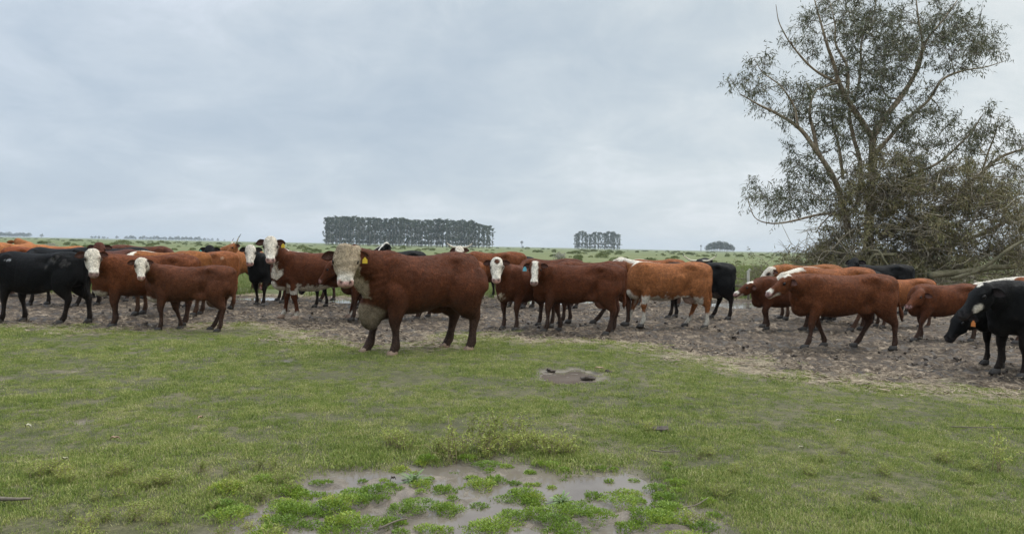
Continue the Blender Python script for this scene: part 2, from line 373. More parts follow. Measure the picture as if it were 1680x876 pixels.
def tuft(n, rad, h0, h1, w, lean=.6):
    b = MB()
    a = rng.uniform(0, 2 * np.pi, n); r = rad * np.sqrt(rng.uniform(0, 1, n)); base = np.stack([r * np.cos(a), r * np.sin(a), np.full(n, -.006)], 1)
    da = rng.uniform(0, 2 * np.pi, n); ln = rng.uniform(.1, 1, n) * lean; L = rng.uniform(h0, h1, n)[:, None]
    d1 = unit(np.stack([np.cos(da) * ln * .5, np.sin(da) * ln * .5, np.ones(n)], 1)); d2 = unit(np.stack([np.cos(da) * ln * 1.8, np.sin(da) * ln * 1.8, np.full(n, .75)], 1))
    wv = np.stack([-np.sin(da), np.cos(da), np.zeros(n)], 1) * (w * rng.uniform(.6, 1.2, n))[:, None] * .5
    m1 = base + d1 * L * .5; tip = m1 + d2 * L * .55
    v = np.stack([base - wv, base + wv, m1 + wv * .8, tip, m1 - wv * .8], 1).reshape(-1, 3); k = np.arange(n)[:, None] * 5
    b.add(v, np.concatenate([k + [0, 1, 2, 4]], 0).tolist() + (k + [4, 2, 3]).tolist()); return b
def fan_points(n, y0, y1, power=1.0, wide=.74):
    y = (y0 ** (2 - power) + rng.uniform(0, 1, n) * (y1 ** (2 - power) - y0 ** (2 - power))) ** (1 / (2 - power)) if power < 2 else y0 * (y1 / y0) ** rng.uniform(0, 1, n)
    return rng.uniform(-1, 1, n) * (wide * y + 1.2), y
def rots(n, t=.12): return np.stack([rng.normal(0, t, n), rng.normal(0, t, n), rng.uniform(0, 6.28, n)], 1)
x, y = fan_points(60000, 3.1, 15.5, 1.15); F = fields(x, y); z = height(x, y, F)
dens = (1 - F['mud']) ** 1.5 * (1 - F['pud']) ** 2 * (1 - F['pud2']) ** 2 * (1 - .72 * F['bare']) * (1 - .55 * F['dry'])
clus = fbm(xy1(x, y, 2.6), 61); dens *= np.clip(.82 + 1.1 * clus + .5 * fbm(xy1(x, y, .5), 67), .24, 1)
k = rng.uniform(0, 1, len(x)) < dens
hgt = .70 + .5 * np.clip(fbm(xy1(x, y, .8), 62), -.6, .8) + .25 * clus
rim = sstep(-.9, -.1, poly_sd(PUD, x, y)) * .22 + sstep(6.2, 4.6, y) * .10
protos = [tuft(56, .08, .012, .036, .0044).mesh('grass', M_grass, False) for _ in range(6)] + [tuft(50, .09, .010, .032, .005, 1.7).mesh('grass', M_grass, False) for _ in range(3)]
sc_ = (hgt + rim) * (1 + .035 * (y - 4))
scatter('grass', np.stack([x, y, z], 1)[k], sc_[k], rots(k.sum()), protos)
# green strip and rough pasture behind the mud
x, y = fan_points(16000, 19, 70, 1.6, .74); F = fields(x, y); k = (rng.uniform(0, 1, len(x)) < (1 - F['mud']) ** 2) & (F['pb'] < .3) & (fbm(xy1(x, y, .35), 64) > -.25)
protos = [tuft(60, .16, .06, .17, .012).mesh('pasture_grass', M_grassfar, False) for _ in range(4)]
scatter('pasture_grass', np.stack([x, y, height(x, y, F)], 1)[k], rng.uniform(.7, 1.5, k.sum()) * np.interp(y[k], [19, 70], [.9, 1.7]), rots(k.sum()), protos)
# straw and bark litter over the mud and along its edge
x, y = fan_points(15000, 8, 25, 1.2); F = fields(x, y); pr = np.maximum(F['dry'] * .75, F['mud'] * np.clip(-.1 + .9 * F['n2'], 0, .4)) * (1 - F['pb']) * (1 - F['pud2'])
k = rng.uniform(0, 1, len(x)) < pr
def litter():
    b = MB(); n = 14; base = np.stack([rng.normal(0, .07, n), rng.normal(0, .07, n), rng.uniform(.004, .02, n)], 1); a = rng.uniform(0, 6.28, n)
    b.leaves(base, unit(np.stack([np.cos(a), np.sin(a), rng.normal(0, .15, n)], 1)), unit(np.stack([-np.sin(a), np.cos(a), rng.normal(0, .4, n)], 1)), rng.uniform(.04, .13, n), rng.uniform(.005, .014, n)); return b.mesh('litter', M_straw, False)
scatter('straw_litter', np.stack([x, y, height(x, y, F) + .004], 1)[k], rng.uniform(.7, 1.4, k.sum()), rots(k.sum(), .08), [litter() for _ in range(4)])
def clod():
    b = MB(); b.ell((0, 0, .004), (.075, .05, .026), n=9); v = b.v[0]; b.v[0] = v * (1 + 1.1 * fbm(v * 30, int(rng.integers(99)), 2))[:, None]; return b.mesh('clod', M_clod, False)
x, y = fan_points(9000, 9, 25, 1.2); F = fields(x, y); k = rng.uniform(0, 1, len(x)) < F['mud'] * np.clip(.35 + 1.2 * F['n2'], 0, 1) * (1 - F['pb'])
scatter('mud_clods', np.stack([x, y, height(x, y, F)], 1)[k], np.clip(rng.lognormal(-1.15, .45, k.sum()), .1, .75), rots(k.sum(), .5), [clod() for _ in range(4)])
# bushy tussocks dotted over the plain
M_tus = mat_leaf('tussock_leaf', [(.3, (.075, .10, .026)), (.5, (.13, .155, .045)), (.72, (.20, .205, .075))], .8, .6, .25, .2)
def mound():
    n = 800; a = rng.uniform(0, 6.28, n); e = np.arccos(rng.uniform(0, 1, n)); d = np.stack([np.cos(a) * np.sin(e), np.sin(a) * np.sin(e), np.cos(e)], 1); r = rng.uniform(.55, 1, n)[:, None] * (1 + .3 * fbm(d * 2, int(rng.integers(99))))[:, None]
    b = MB(); b.leaves(d * r * [.8, .8, .5], unit(d + rng.normal(0, .5, (n, 3)) + [0, 0, .5]), unit(rng.normal(0, 1, (n, 3))), rng.uniform(.10, .24, n), rng.uniform(.03, .07, n)); return b.mesh('tussock', M_tus, False)
x, y = fan_points(1000, 45, 620, 1.55, .76); k = fbm(xy1(x, y, .02), 71) > -.2
scatter('tussocks', np.stack([x, y, np.zeros_like(x)], 1)[k], rng.lognormal(-.1, .38, k.sum()) * np.interp(y[k], [45, 90, 400], [.38, .62, 1.2]), rots(k.sum(), .05), [mound() for _ in range(4)])

# ------------------------------------------------------------------ marsh plants, weeds, litter (things)
M_marsh = mat_leaf('marsh_leaf', [(.30, (.10, .165, .022)), (.5, (.185, .275, .034)), (.66, (.27, .34, .05)), (.78, (.42, .38, .06))], 3.0, .45, .3, .35)
def marsh_clump(n, rad, hh):
    b = MB(); a = rng.uniform(0, 6.28, n); r = rad * np.sqrt(rng.uniform(0, 1, n)) * (1 + .35 * np.sin(a * 3 + rng.uniform(0, 6))); hz = hh * np.sqrt(np.clip(1 - (r / rad / 1.35) ** 2, 0, 1)) * rng.uniform(.5, 1.1, n)
    base = np.stack([r * np.cos(a), r * np.sin(a), hz - .012], 1); da = a + rng.normal(0, 1.0, n)
    d = unit(np.stack([np.cos(da), np.sin(da), rng.uniform(.2, 1.5, n)], 1)); w = unit(np.cross(d, rng.normal(0, 1, (n, 3))))
    b.leaves(base, d, w, rng.uniform(.009, .021, n), rng.uniform(.004, .008, n)); return b.mesh('marsh_plant', M_marsh, False)
MCL = [marsh_clump(760, .095, .055), marsh_clump(500, .068, .045), marsh_clump(980, .12, .06), marsh_clump(230, .042, .032), marsh_clump(140, .03, .028)]
def rosette():
    b = MB(); n = 44; a = np.linspace(0, 6.28 * 4.2, n) + rng.normal(0, .1, n); el = np.linspace(.12, 1.2, n)
    for q in range(n):
        d = np.array([math.cos(a[q]) * math.cos(el[q]), math.sin(a[q]) * math.cos(el[q]), math.sin(el[q])]); w = np.array([-math.sin(a[q]), math.cos(a[q]), 0]); L = rng.uniform(.07, .15)
        p = [d * L * t - np.array([0, 0, .05 * t * t]) for t in (0, .3, .6, .85, 1)]; ww = np.array([.003, .006, .008, .006, .001])
        v = np.concatenate([[pp - w * k_, pp + w * k_] for pp, k_ in zip(p, ww)]); b.add(v, [(2 * i, 2 * i + 1, 2 * i + 3, 2 * i + 2) for i in range(4)])
    return b.mesh('rosette', mat_leaf('rosette_leaf', [(.3, (.12, .18, .06)), (.7, (.22, .29, .12))], 5, .5, .25, .3), False)
MG = 'green marsh plants growing in the puddle'
spots = [(580, 815, 2), (560, 832, 2), (615, 812, 0), (540, 835, 0), (598, 826, 1), (640, 800, 3), (725, 830, 1), (690, 840, 2), (660, 842, 0), (735, 838, 0), (786, 830, 1), (790, 798, 0), (812, 790, 1), (840, 818, 2), (860, 812, 0), (872, 825, 1),
         (920, 845, 2), (945, 838, 2), (905, 858, 0), (980, 856, 0), (930, 870, 2), (1003, 808, 1), (1030, 812, 0), (1022, 828, 2), (1045, 822, 1), (1078, 806, 1), (950, 790, 3), (925, 775, 3), (985, 772, 3), (1040, 788, 3), (905, 768, 1), (870, 775, 3), (845, 793, 3), (745, 775, 3), (775, 785, 3),
         (720, 800, 4), (655, 770, 1), (520, 795, 3), (528, 812, 1), (500, 815, 0), (480, 838, 2), (465, 862, 2), (510, 862, 0), (570, 860, 0), (600, 868, 2), (640, 862, 1), (545, 872, 0), (815, 862, 2), (845, 850, 0), (875, 848, 1), (790, 872, 0), (760, 866, 3), (1060, 850, 2), (1085, 862, 2), (1100, 842, 0), (1030, 868, 1),
         (1150, 866, 0), (700, 760, 1), (765, 758, 1), (800, 766, 0), (735, 812, 4), (690, 812, 4), (670, 822, 3), (905, 800, 4), (965, 805, 4), (880, 795, 4), (630, 790, 4), (595, 790, 4), (1000, 790, 4), (1110, 800, 1), (830, 766, 3), (755, 800, 4), (660, 858, 4), (885, 868, 3), (960, 822, 3), (700, 872, 1)]
for i in range(74):
    a_, b_ = (random.uniform(470, 1120), random.uniform(757, 880)) if i < 52 else (random.choice((random.uniform(380, 500), random.uniform(360, 480), random.uniform(1090, 1180))), random.uniform(790, 890))
    spots.append((a_, b_, random.choice((3, 4, 4, 1)) if i < 52 else random.choice((0, 1, 2, 3))))
for px, py, k in spots:
    g = ground(px, py, -.02); o = link('marsh_plant', MCL[k], None, (g[0], g[1], float(height(g[:1], g[1:2])[0]) + .004), (0, 0, random.uniform(0, 6.28)))
    o.scale = (1, 1, random.uniform(.8, 1.2)); tag(o, 'low bright green clump of small leaves growing in the muddy puddle', 'plant', MG)
for (px, py, s_, lab) in ((678, 792, 1.1, 'large pale green rosette of pointed leaves at the back left of the puddle'), (922, 826, .85, 'smaller pale green rosette beside the open water of the puddle')):
    g = ground(px, py, -.02); o = link('leaf_rosette', rosette(), None, (g[0], g[1], -.015)); o.scale = (s_,) * 3; tag(o, lab, 'plant')
M_weed = mat_leaf('weed_leaf', [(.3, (.17, .21, .05)), (.5, (.30, .34, .08)), (.68, (.42, .44, .11)), (.8, (.55, .52, .10))], 5, .5, .3, .25)
M_stem = mat_plain('dry_stem', (.26, .21, .12), .8, .2, .3, 40)
def weed(H, spread, ns, nl):
    st, lf = MB(), MB()
    for i in range(ns):
        a = rng.uniform(0, 6.28); b0 = np.array([rng.normal(0, .03), rng.normal(0, .03), -.01]); top = b0 + [math.cos(a) * spread * rng.uniform(.2, 1), math.sin(a) * spread * rng.uniform(.2, 1), H * rng.uniform(.55, 1)]
        p = catmull([b0, (b0 + top) / 2 + rng.normal(0, .02, 3), top], 7); st.tube(p, np.linspace(.0035, .0012, 7), n=4)
        for q in range(3):
            s0 = p[rng.integers(2, 6)]; e = s0 + [rng.normal(0, .06), rng.normal(0, .06), rng.uniform(.02, .09)]; st.tube([s0, (s0 + e) / 2 + rng.normal(0, .008, 3), e], [.0018, .0015, .001], n=3)
            m = nl; t = rng.uniform(.2, 1, m)[:, None]; base = s0 + (e - s0) * t; d = unit(rng.normal(0, 1, (m, 3)) + [0, 0, .4]); lf.leaves(base, d, unit(np.cross(d, rng.normal(0, 1, (m, 3)))), rng.uniform(.012, .03, m), rng.uniform(.005, .011, m))
        m = nl * 2; base = p[rng.integers(2, 7, m)] + rng.normal(0, .008, (m, 3)); d = unit(rng.normal(0, 1, (m, 3)) + [0, 0, .3]); lf.leaves(base, d, unit(np.cross(d, rng.normal(0, 1, (m, 3)))), rng.uniform(.012, .032, m), rng.uniform(.005, .012, m))
    return st.mesh('stem', M_stem), lf.mesh('foliage', M_weed, False)
WP = [weed(.30, .12, 8, 12), weed(.22, .14, 9, 10), weed(.36, .08, 5, 10), weed(.16, .13, 10, 9)]
def put_weed(px, py, k, s_, label, group=None):
    g = ground(px, py); e = empty('weed', (g[0], g[1], float(height(g[:1], g[1:2])[0])), random.uniform(0, 6.28)); e.scale = (s_,) * 3
    link('stem', WP[k][0], e); link('foliage', WP[k][1], e); tag(e, label, 'weed', group)
WG = 'bushy weeds along the back rim of the puddle'
for px, py, k, s_ in ((722, 745, 1, .8), (748, 748, 3, 1), (790, 738, 0, 1), (772, 728, 2, .8), (815, 735, 0, .95), (840, 742, 1, .9), (862, 735, 0, 1.0), (885, 742, 1, .9), (800, 745, 3, 1), (905, 748, 3, 1), (660, 738, 3, .9), (640, 732, 3, .8), (930, 745, 3, .9)):
    put_weed(px, py, k, s_, 'yellowish green bushy weed standing along the back rim of the muddy puddle', WG)
put_weed(740, 757, 2, 1.15, 'thin bare-stemmed weed standing at the puddle edge left of the bushy weeds')
put_weed(1635, 770, 2, 1.0, 'lone tall thin weed on the grass near the right edge'); put_weed(1065, 705, 3, .6, 'small weed with yellow flowers by the dark clod')
WG2 = 'scrubby weeds in the grass at lower left'
for i in range(34):
    px, py = random.uniform(60, 480), random.uniform(765, 900); put_weed(px, py, random.choice((1, 3, 3)), random.uniform(.35, .65), 'scrubby pale weed among the grass at the lower left of the picture', WG2)
WG3 = 'scrubby weeds in the grass right of the puddle'
for i in range(16):
    px, py = random.uniform(1130, 1640), random.uniform(740, 890); put_weed(px, py, random.choice((1, 3, 3)), random.uniform(.35, .6), 'low scrubby weed among the grass to the right of the puddle', WG3)
M_dleaf = mat_plain('dead_leaf', (.30, .20, .13), .7, .3, .3, 30); M_pleaf = mat_plain('pale_leaf', (.38, .35, .23), .7, .3, .2, 30); M_stick = mat_plain('grey_stick', (.15, .125, .095), .9, .2, .4, 25)
def dead_leaf(L, Wd, mat):
    b = MB(); t = np.linspace(0, 1, 7); v = []
    for q in t: w = Wd * math.sin(math.pi * (.06 + .92 * q)) ** .8; zz = .012 + .025 * math.sin(q * 3.1) + .008 * math.sin(9 * q); v += [(q * L, -w, zz + .01), (q * L, 0, zz), (q * L, w, zz + .012)]
    b.add(v, [(3 * i + j, 3 * i + 3 + j, 3 * i + 4 + j, 3 * i + 1 + j) for i in range(6) for j in range(2)]); return b.mesh('fallen_leaf', mat)
for px, py, L, mat, a, lab in ((324, 696, .09, M_dleaf, 1.2, 'curled reddish dead leaf lying on the grass left of the puddle'), (42, 706, .13, M_pleaf, 5.8, 'curved pale bark strip on the grass at far left'), (100, 765, .07, M_pleaf, .4, 'small whitish dead leaf near the lower left'),
        (1309, 743, .075, M_pleaf, .2, 'pale green fallen leaf on the grass right of the puddle'), (1370, 699, .10, M_pleaf, -.1, 'pale fallen leaf lying further back on the right grass'), (793, 746, .11, M_dleaf, .1, 'brown dead leaf at the back rim of the puddle'), (975, 608, .20, M_dleaf, -.3, 'brown bark piece at the edge of the small puddle'), (180, 730, .11, M_dleaf, .3, 'thin reddish leaf on the grass at left'), (640, 793, .06, M_clod, .6, 'dark dead leaf floating beside the pale rosette')):
    L *= .62; g = ground(px, py); tag(link('fallen_leaf', dead_leaf(L, L * .16, mat), None, (g[0], g[1], float(height(g[:1], g[1:2])[0]) + .02), (0.1, 0, a)), lab, 'leaf')
def stick(p, r, lab, side=()):
    q = np.array([ground(*a) for a in p]); c = q[0].copy(); b = MB(); pts = q - c; pts[:, 2] += height(q[:, 0], q[:, 1]) + .035; b.tube(catmull(pts, 12), np.linspace(r, r * .5, 12), n=6)
    for s_ in side:
        q2 = np.array([ground(*a) for a in s_]) - c; q2[:, 2] += .045; b.tube(q2, [r * .6, r * .3], n=5)
    tag(link('twig', b.mesh('twig', M_stick), None, c), lab, 'twig')
stick([(-5, 826), (25, 827), (50, 826)], .013, 'grey stick lying in the grass at the left edge'); stick([(1068, 745), (1090, 747), (1116, 746)], .006, 'forked dry twig on the grass right of the weeds', [[(1082, 746), (1108, 739)], [(1100, 746), (1112, 752)]])
stick([(1560, 705), (1610, 707), (1660, 708)], .005, 'long thin dry stem lying on the grass at right'); stick([(1108, 838), (1140, 832), (1160, 826)], .006, 'thin twig at the right end of the puddle'); stick([(620, 868), (650, 862), (668, 855)], .007, 'dark twig lying in the puddle at lower left')
for px, py, sx, lab in ((902, 607, .7, 'dark dung clod at the far left rim of the small puddle'), (966, 619, .9, 'dark dung clod standing in the right side of the small puddle'), (998, 609, .7, 'small dark clod on the right rim of the small puddle')):
    g = ground(px, py); tag(link('dung_pat', clod(), None, (g[0], g[1], -.01)), lab, 'dung').scale = (sx, sx * 1.2, .8)
g = ground(1085, 703); tag(link('dung_pat', clod(), None, (g[0], g[1], 0.0)), 'dark dung clod on the worn grass right of centre', 'dung').scale = (1.1, 1.3, .45)
# ------------------------------------------------------------------ big eucalyptus
M_bark = None
def bark_mat(name, stops, sc=(6, 6, 1.2)):
    mt, t, b = newmat(name); tcn = N(t, 'ShaderNodeTexCoord'); mp = N(t, 'ShaderNodeMapping'); t.links.new(tcn.outputs['Object'], mp.inputs[0]); mp.inputs['Scale'].default_value = sc
    f = noise(t, mp.outputs[0], 1.5, 6, .65); f2 = noise(t, tcn.outputs['Object'], 14, 5, .6)
    t.links.new(mixc(t, 1.0, ramp(t, f, stops), ramp(t, f2, [(.3, .75), (.7, 1.2)]), 'MULTIPLY'), b.inputs['Base Color']); b.inputs['Roughness'].default_value = .85; b.inputs['Specular IOR Level'].default_value = .2
    bump(t, b, mathn(t, 'ADD', f, f2), .5, .03); return mt
M_bark = bark_mat('gum_bark', [(.32, (.115, .082, .055)), (.46, (.22, .165, .11)), (.58, (.34, .27, .185)), (.72, (.42, .36, .27))])
M_twig = bark_mat('gum_twig', [(.3, (.075, .058, .044)), (.55, (.15, .12, .09)), (.75, (.24, .20, .15))], (3, 3, 3))
M_dead = bark_mat('dead_twig', [(.3, (.15, .12, .08)), (.55, (.29, .245, .175)), (.75, (.42, .37, .29))], (3, 3, 3))
M_log = bark_mat('mossy_log', [(.3, (.06, .055, .03)), (.5, (.13, .115, .065)), (.7, (.23, .195, .13))], (2, 2, 2))
M_gum = mat_leaf('gum_leaf', [(.28, (.034, .042, .018)), (.45, (.062, .070, .030)), (.6, (.100, .103, .044)), (.78, (.17, .145, .07))], 1.1, .45, .15, .4)
M_gumdry = mat_leaf('gum_leaf_low', [(.28, (.06, .066, .022)), (.45, (.115, .118, .042)), (.6, (.18, .16, .065)), (.78, (.30, .24, .12))], 1.6, .5, .15, .3)
TD = 28.0; SC = .5253
def tp(cx, cy, dz=0.0): return at(1160 + cx * SC, cy * SC, TD + dz)
LIMBS = [
 ([(500, 880, 0), (503, 790, 0), (506, 700, 0), (512, 600, 0), (516, 500, 0), (516, 425, 0)], .15, .15),
 ([(516, 430, 0), (480, 375, -.2), (435, 310, -.5), (412, 260, -.6), (395, 200, -.6), (375, 140, -.8), (355, 70, -.8), (330, -20, -.8)], .14, .025),
 ([(435, 310, -.5), (440, 250, -.3), (435, 200, -.2), (402, 140, 0), (400, 80, 0), (385, 10, .2)], .085, .02),
 ([(516, 430, 0), (545, 380, .2), (600, 310, .4), (645, 240, .6), (665, 180, .6), (690, 120, .7), (740, 60, .8), (790, -10, .9)], .15, .025),
 ([(645, 240, .6), (665, 200, .3), (672, 130, 0), (660, 60, -.2), (650, -30, -.3)], .075, .02),
 ([(518, 490, .1), (565, 435, .8), (620, 375, 1.2), (690, 315, 1.4), (735, 250, 1.6), (800, 222, 1.7), (870, 210, 1.8), (935, 190, 1.9)], .115, .014),
 ([(445, 740, -.4), (425, 650, -.5), (398, 565, -.6), (345, 475, -.8), (285, 400, -1), (215, 355, -1.1), (165, 330, -1.2), (105, 295, -1.3)], .16, .02),
 ([(345, 475, -.8), (335, 420, -.7), (320, 360, -.7), (325, 300, -.6), (310, 255, -.5)], .09, .018),
 ([(285, 400, -1), (270, 330, -.9), (230, 270, -1), (172, 225, -1.1), (150, 185, -1.2)], .05, .01),
 ([(470, 640, .5), (480, 520, .6), (455, 420, .8), (445, 350, .9), (470, 280, 1), (480, 200, 1), (485, 120, .9), (520, 40, .8), (530, -20, .8)], .10, .02),
 ([(425, 560, .6), (412, 460, .7), (395, 400, .7), (385, 330, .6)], .07, .02),
 ([(412, 260, -.6), (370, 270, -.8), (340, 285, -.9), (322, 335, -1)], .05, .012),
 ([(412, 260, -.6), (360, 235, -.6), (320, 205, -.7), (280, 160, -.8), (250, 120, -.8), (225, 70, -.9), (215, 15, -.9)], .06, .012),
 ([(435, 672, -.6), (380, 668, -.8), (330, 675, -1), (270, 690, -1.2), (200, 698, -1.3), (150, 680, -1.4), (125, 620, -1.5)], .07, .01),
 ([(540, 740, .4), (620, 700, .8), (700, 665, 1), (780, 610, 1), (860, 535, .8), (920, 490, .6), (990, 465, .4), (1080, 445, .2)], .15, .03),
 ([(860, 535, .8), (880, 470, .7), (900, 420, .6), (912, 370, .6)], .05, .01),
 ([(560, 800, .3), (640, 795, .3), (720, 778, 0), (850, 735, -.2), (920, 700, -.3), (1000, 655, -.4), (1090, 600, -.5)], .14, .03),
 ([(600, 560, .6), (640, 545, .8), (720, 510, 1), (800, 440, 1), (840, 390, 1), (870, 345, .9)], .09, .012),
 ([(690, 300, 1.4), (720, 330, 1.6), (735, 380, 1.7)], .03, .01), ([(600, 310, .4), (560, 300, .6), (540, 250, .8), (535, 190, .8)], .05, .012)]
CL = [(400, 60, 110, 80, 26, 0), (300, 110, 80, 70, 12, 0), (500, 180, 120, 110, 34, 0), (530, 80, 80, 80, 18, 0), (700, 70, 110, 80, 34, 0), (820, 110, 90, 60, 18, 0), (870, 160, 75, 40, 10, 0), (620, 190, 90, 80, 30, 0), (350, 330, 90, 70, 24, 0),
      (260, 340, 60, 60, 10, 0), (190, 300, 80, 60, 9, 0), (105, 270, 50, 25, 5, 0), (160, 205, 32, 40, 5, 0), (470, 380, 100, 70, 22, 0), (600, 400, 90, 90, 26, 0), (300, 490, 60, 70, 12, 0), (330, 560, 90, 50, 14, 0), (220, 630, 80, 40, 15, 0), (138, 580, 26, 40, 3, 0), (290, 640, 80, 40, 14, 0),
      (560, 560, 130, 90, 52, 1), (490, 650, 110, 90, 42, 1), (640, 650, 120, 90, 46, 1), (560, 765, 190, 80, 64, 1), (730, 740, 90, 70, 20, 1), (790, 440, 85, 70, 20, 0), (870, 395, 60, 45, 10, 0), (880, 560, 100, 90, 26, 1), (960, 500, 70, 80, 12, 0), (780, 600, 80, 80, 22, 1), (930, 660, 90, 70, 14, 1), (400, 770, 90, 60, 18, 1), (880, 640, 120, 80, 26, 1), (880, 770, 130, 60, 30, 1), (700, 810, 170, 45, 34, 1), (990, 760, 60, 80, 16, 1), (330, 810, 100, 35, 14, 1), (650, 500, 110, 80, 22, 0), (450, 260, 90, 70, 20, 0), (560, 300, 90, 60, 16, 0), (760, 180, 80, 50, 12, 0), (690, 330, 60, 60, 10, 0), (420, 430, 80, 70, 16, 0), (540, 120, 120, 90, 18, 0)]
def grow_tree():
    base = tp(503, 870); base[2] = 0; root = empty('eucalyptus_tree', base)
    tag(root, 'tall leaning eucalyptus with pale forked limbs and broken lower branches at right', 'tree')
    nodes = []; nrad = []
    for i, (pts, r0, r1) in enumerate(LIMBS):
        P = catmull(np.array([tp(*p) for p in pts]), 10 * len(pts)); L = np.linspace(0, 1, len(P))
        P = P + fbm(P * 1.1, 80 + i, 2)[:, None] * np.array([.06, .1, .04]) * np.sin(np.pi * L)[:, None]
        r = (r0 * (1 - L) ** .9 + r1) * .70 * (1 + .10 * vnoise(P * 3, 5)) * (1 + (.5 * np.exp(-L * 14) if i == 0 else 0)); b = MB(); b.tube(P - base, r, up=(0, 1, 0), n=12)
        link('trunk' if i == 0 else 'limb', b.mesh('trunk' if i == 0 else 'limb', M_bark), root)
        nodes += list(P[6:]); nrad += list(r[6:])
    tw, lf, lf2, dd = MB(), MB(), MB(), MB(); tgt = []
    for cx, cy, rx, ry, n, k in CL:
        for _ in range(n):
            a, q = rng.uniform(0, 6.28), math.sqrt(rng.uniform(0, 1)); tgt.append((tp(cx + rx * q * math.cos(a), cy + ry * q * math.sin(a), rng.normal(0, 1.3) if k == 0 else rng.normal(-.9, .9)), k))
    nd = np.array(nodes); nr = np.array(nrad)
    d0 = [np.linalg.norm(nd - t[0], axis=1).min() for t in tgt]
    LB = {0: [], 1: []}
    for ii in np.argsort(d0):
        t, k = tgt[ii]
        if t[2] < .25: t[2] = .25 + rng.uniform(0, .3)
        dist = np.linalg.norm(nd - t, axis=1) + 2.2 * np.clip(nd[:, 2] - t[2] + .05, 0, None); j = dist.argmin(); p = nd[j]
        c1 = p + (t - p) * .4 + rng.normal(0, .10, 3) + [0, 0, .15 * np.linalg.norm(t - p)]; P = catmull([p, c1, t], 9); r0 = min(.035, .55 * nr[j])
        tw.tube(P, np.linspace(r0, .009, 9), n=5); nd = np.concatenate([nd, P[2:]]); nr = np.concatenate([nr, np.linspace(r0, .008, 9)[2:]])
        out = unit(t - p) * .6 + np.array([0, 0, .35]); m = 7 if k == 0 else 6
        for _ in range(m):
            d = unit(out + rng.normal(0, .75, 3)); L = rng.uniform(.30, .75); e = t + d * L + [0, 0, -.12 * L]; Q = catmull([t, t + d * L * .55 + rng.normal(0, .04, 3), e], 6)
            tw.tube(Q, np.linspace(.008, .003, 6), n=3)
            if rng.uniform() < (.10 if k == 0 else .30): continue
            q = 12 if k == 0 else 24; bs = Q[rng.integers(1, 6, q)] + rng.normal(0, .05, (q, 3)); dv = unit(np.array([0, 0, -.75]) + rng.normal(0, .55, (q, 3)) + d * .3)
            w = unit(np.cross(dv, rng.normal(0, 1, (q, 3)))); (lf if k == 0 else lf2).leaves(bs, dv, w, rng.uniform(.11, .21, q), rng.uniform(.022, .038, q))
        if k == 1:
            for _ in range(5):
                s0 = t + rng.normal(0, .25, 3); d = unit(rng.normal(0, 1, 3)); e = s0 + d * rng.uniform(.4, 1.1); e[2] = max(e[2], .1); dd.tube(catmull([s0, (s0 + e) / 2 + rng.normal(0, .14, 3), e], 8), np.linspace(.012, .005, 8), n=4)
    for _ in range(70):
        s0 = tp(rng.uniform(400, 1000), rng.uniform(600, 830), rng.uniform(-2.2, -.4)); s0[2] = max(s0[2], .4); d = unit(rng.normal(0, 1, 3) * [1, .4, .7]); L = rng.uniform(.8, 2.6); e = s0 + d * L; e[2] = max(e[2], .15)
        Q = catmull([s0, s0 + d * L * .35 + rng.normal(0, .22, 3), s0 + d * L * .7 + rng.normal(0, .25, 3), e], 14); dd.tube(Q, np.linspace(rng.uniform(.014, .032), .006, 14), n=5)
        for _ in range(3):
            s1 = Q[rng.integers(3, 13)]; dd.tube(catmull([s1, s1 + rng.normal(0, .2, 3), s1 + rng.normal(0, .45, 3)], 6), np.linspace(.010, .004, 6), n=4)
    for nm, mb, mt, kd in (('branches', tw, M_twig, None), ('bare_twigs', dd, M_dead, None), ('crown', lf, M_gum, 'stuff'), ('low_foliage', lf2, M_gumdry, 'stuff')):
        mb.v = [v - base for v in mb.v]; o = link(nm, mb.mesh(nm, mt, nm != 'crown'), root)
        if kd: o['kind'] = kd
grow_tree()
# fallen limbs heaped round the foot of the tree
def fallen(L, r, nt_, leafy):
    li, tw, lf = MB(), MB(), MB(); P = catmull([(0, 0, .12), (L * .3, rng.normal(0, .2), .35), (L * .65, rng.normal(0, .3), .55 + rng.uniform(-.2, .3)), (L, rng.normal(0, .3), .5 + rng.uniform(-.3, .5))], 26)
    li.tube(P, np.linspace(r, r * .25, 26), n=9)
    for i in range(nt_):
        s0 = P[rng.integers(4, 26)]; d = unit(rng.normal(0, 1, 3) + [.5, 0, .35]); l = rng.uniform(.5, 1.5); e = s0 + d * l; e[2] = max(e[2], .05); Q = catmull([s0, s0 + d * l * .5 + rng.normal(0, .13, 3), e], 9); tw.tube(Q, np.linspace(.016, .005, 9), n=4)
        for _ in range(4):
            s1 = Q[rng.integers(2, 9)]; d2 = unit(d * .6 + rng.normal(0, .8, 3)); e2 = s1 + d2 * rng.uniform(.2, .6); e2[2] = max(e2[2], .03); tw.tube(catmull([s1, (s1 + e2) / 2 + rng.normal(0, .06, 3), e2], 5), np.linspace(.007, .003, 5), n=3)
            if rng.uniform() < leafy:
                q = 12; bs = s1 + (e2 - s1) * rng.uniform(0, 1, (q, 1)) + rng.normal(0, .05, (q, 3)); dv = unit(np.array([0, 0, -.5]) + rng.normal(0, .7, (q, 3))); lf.leaves(bs, dv, unit(np.cross(dv, rng.normal(0, 1, (q, 3)))), rng.uniform(.10, .18, q), rng.uniform(.02, .034, q))
    return li.mesh('limb', M_twig), tw.mesh('twigs', M_dead), (lf.mesh('foliage', M_gumdry, False) if lf.n else None)
FB = [fallen(4.2, .09, 34, .75), fallen(3.4, .07, 30, .85), fallen(4.8, .11, 38, .5), fallen(3.0, .05, 30, .25)]
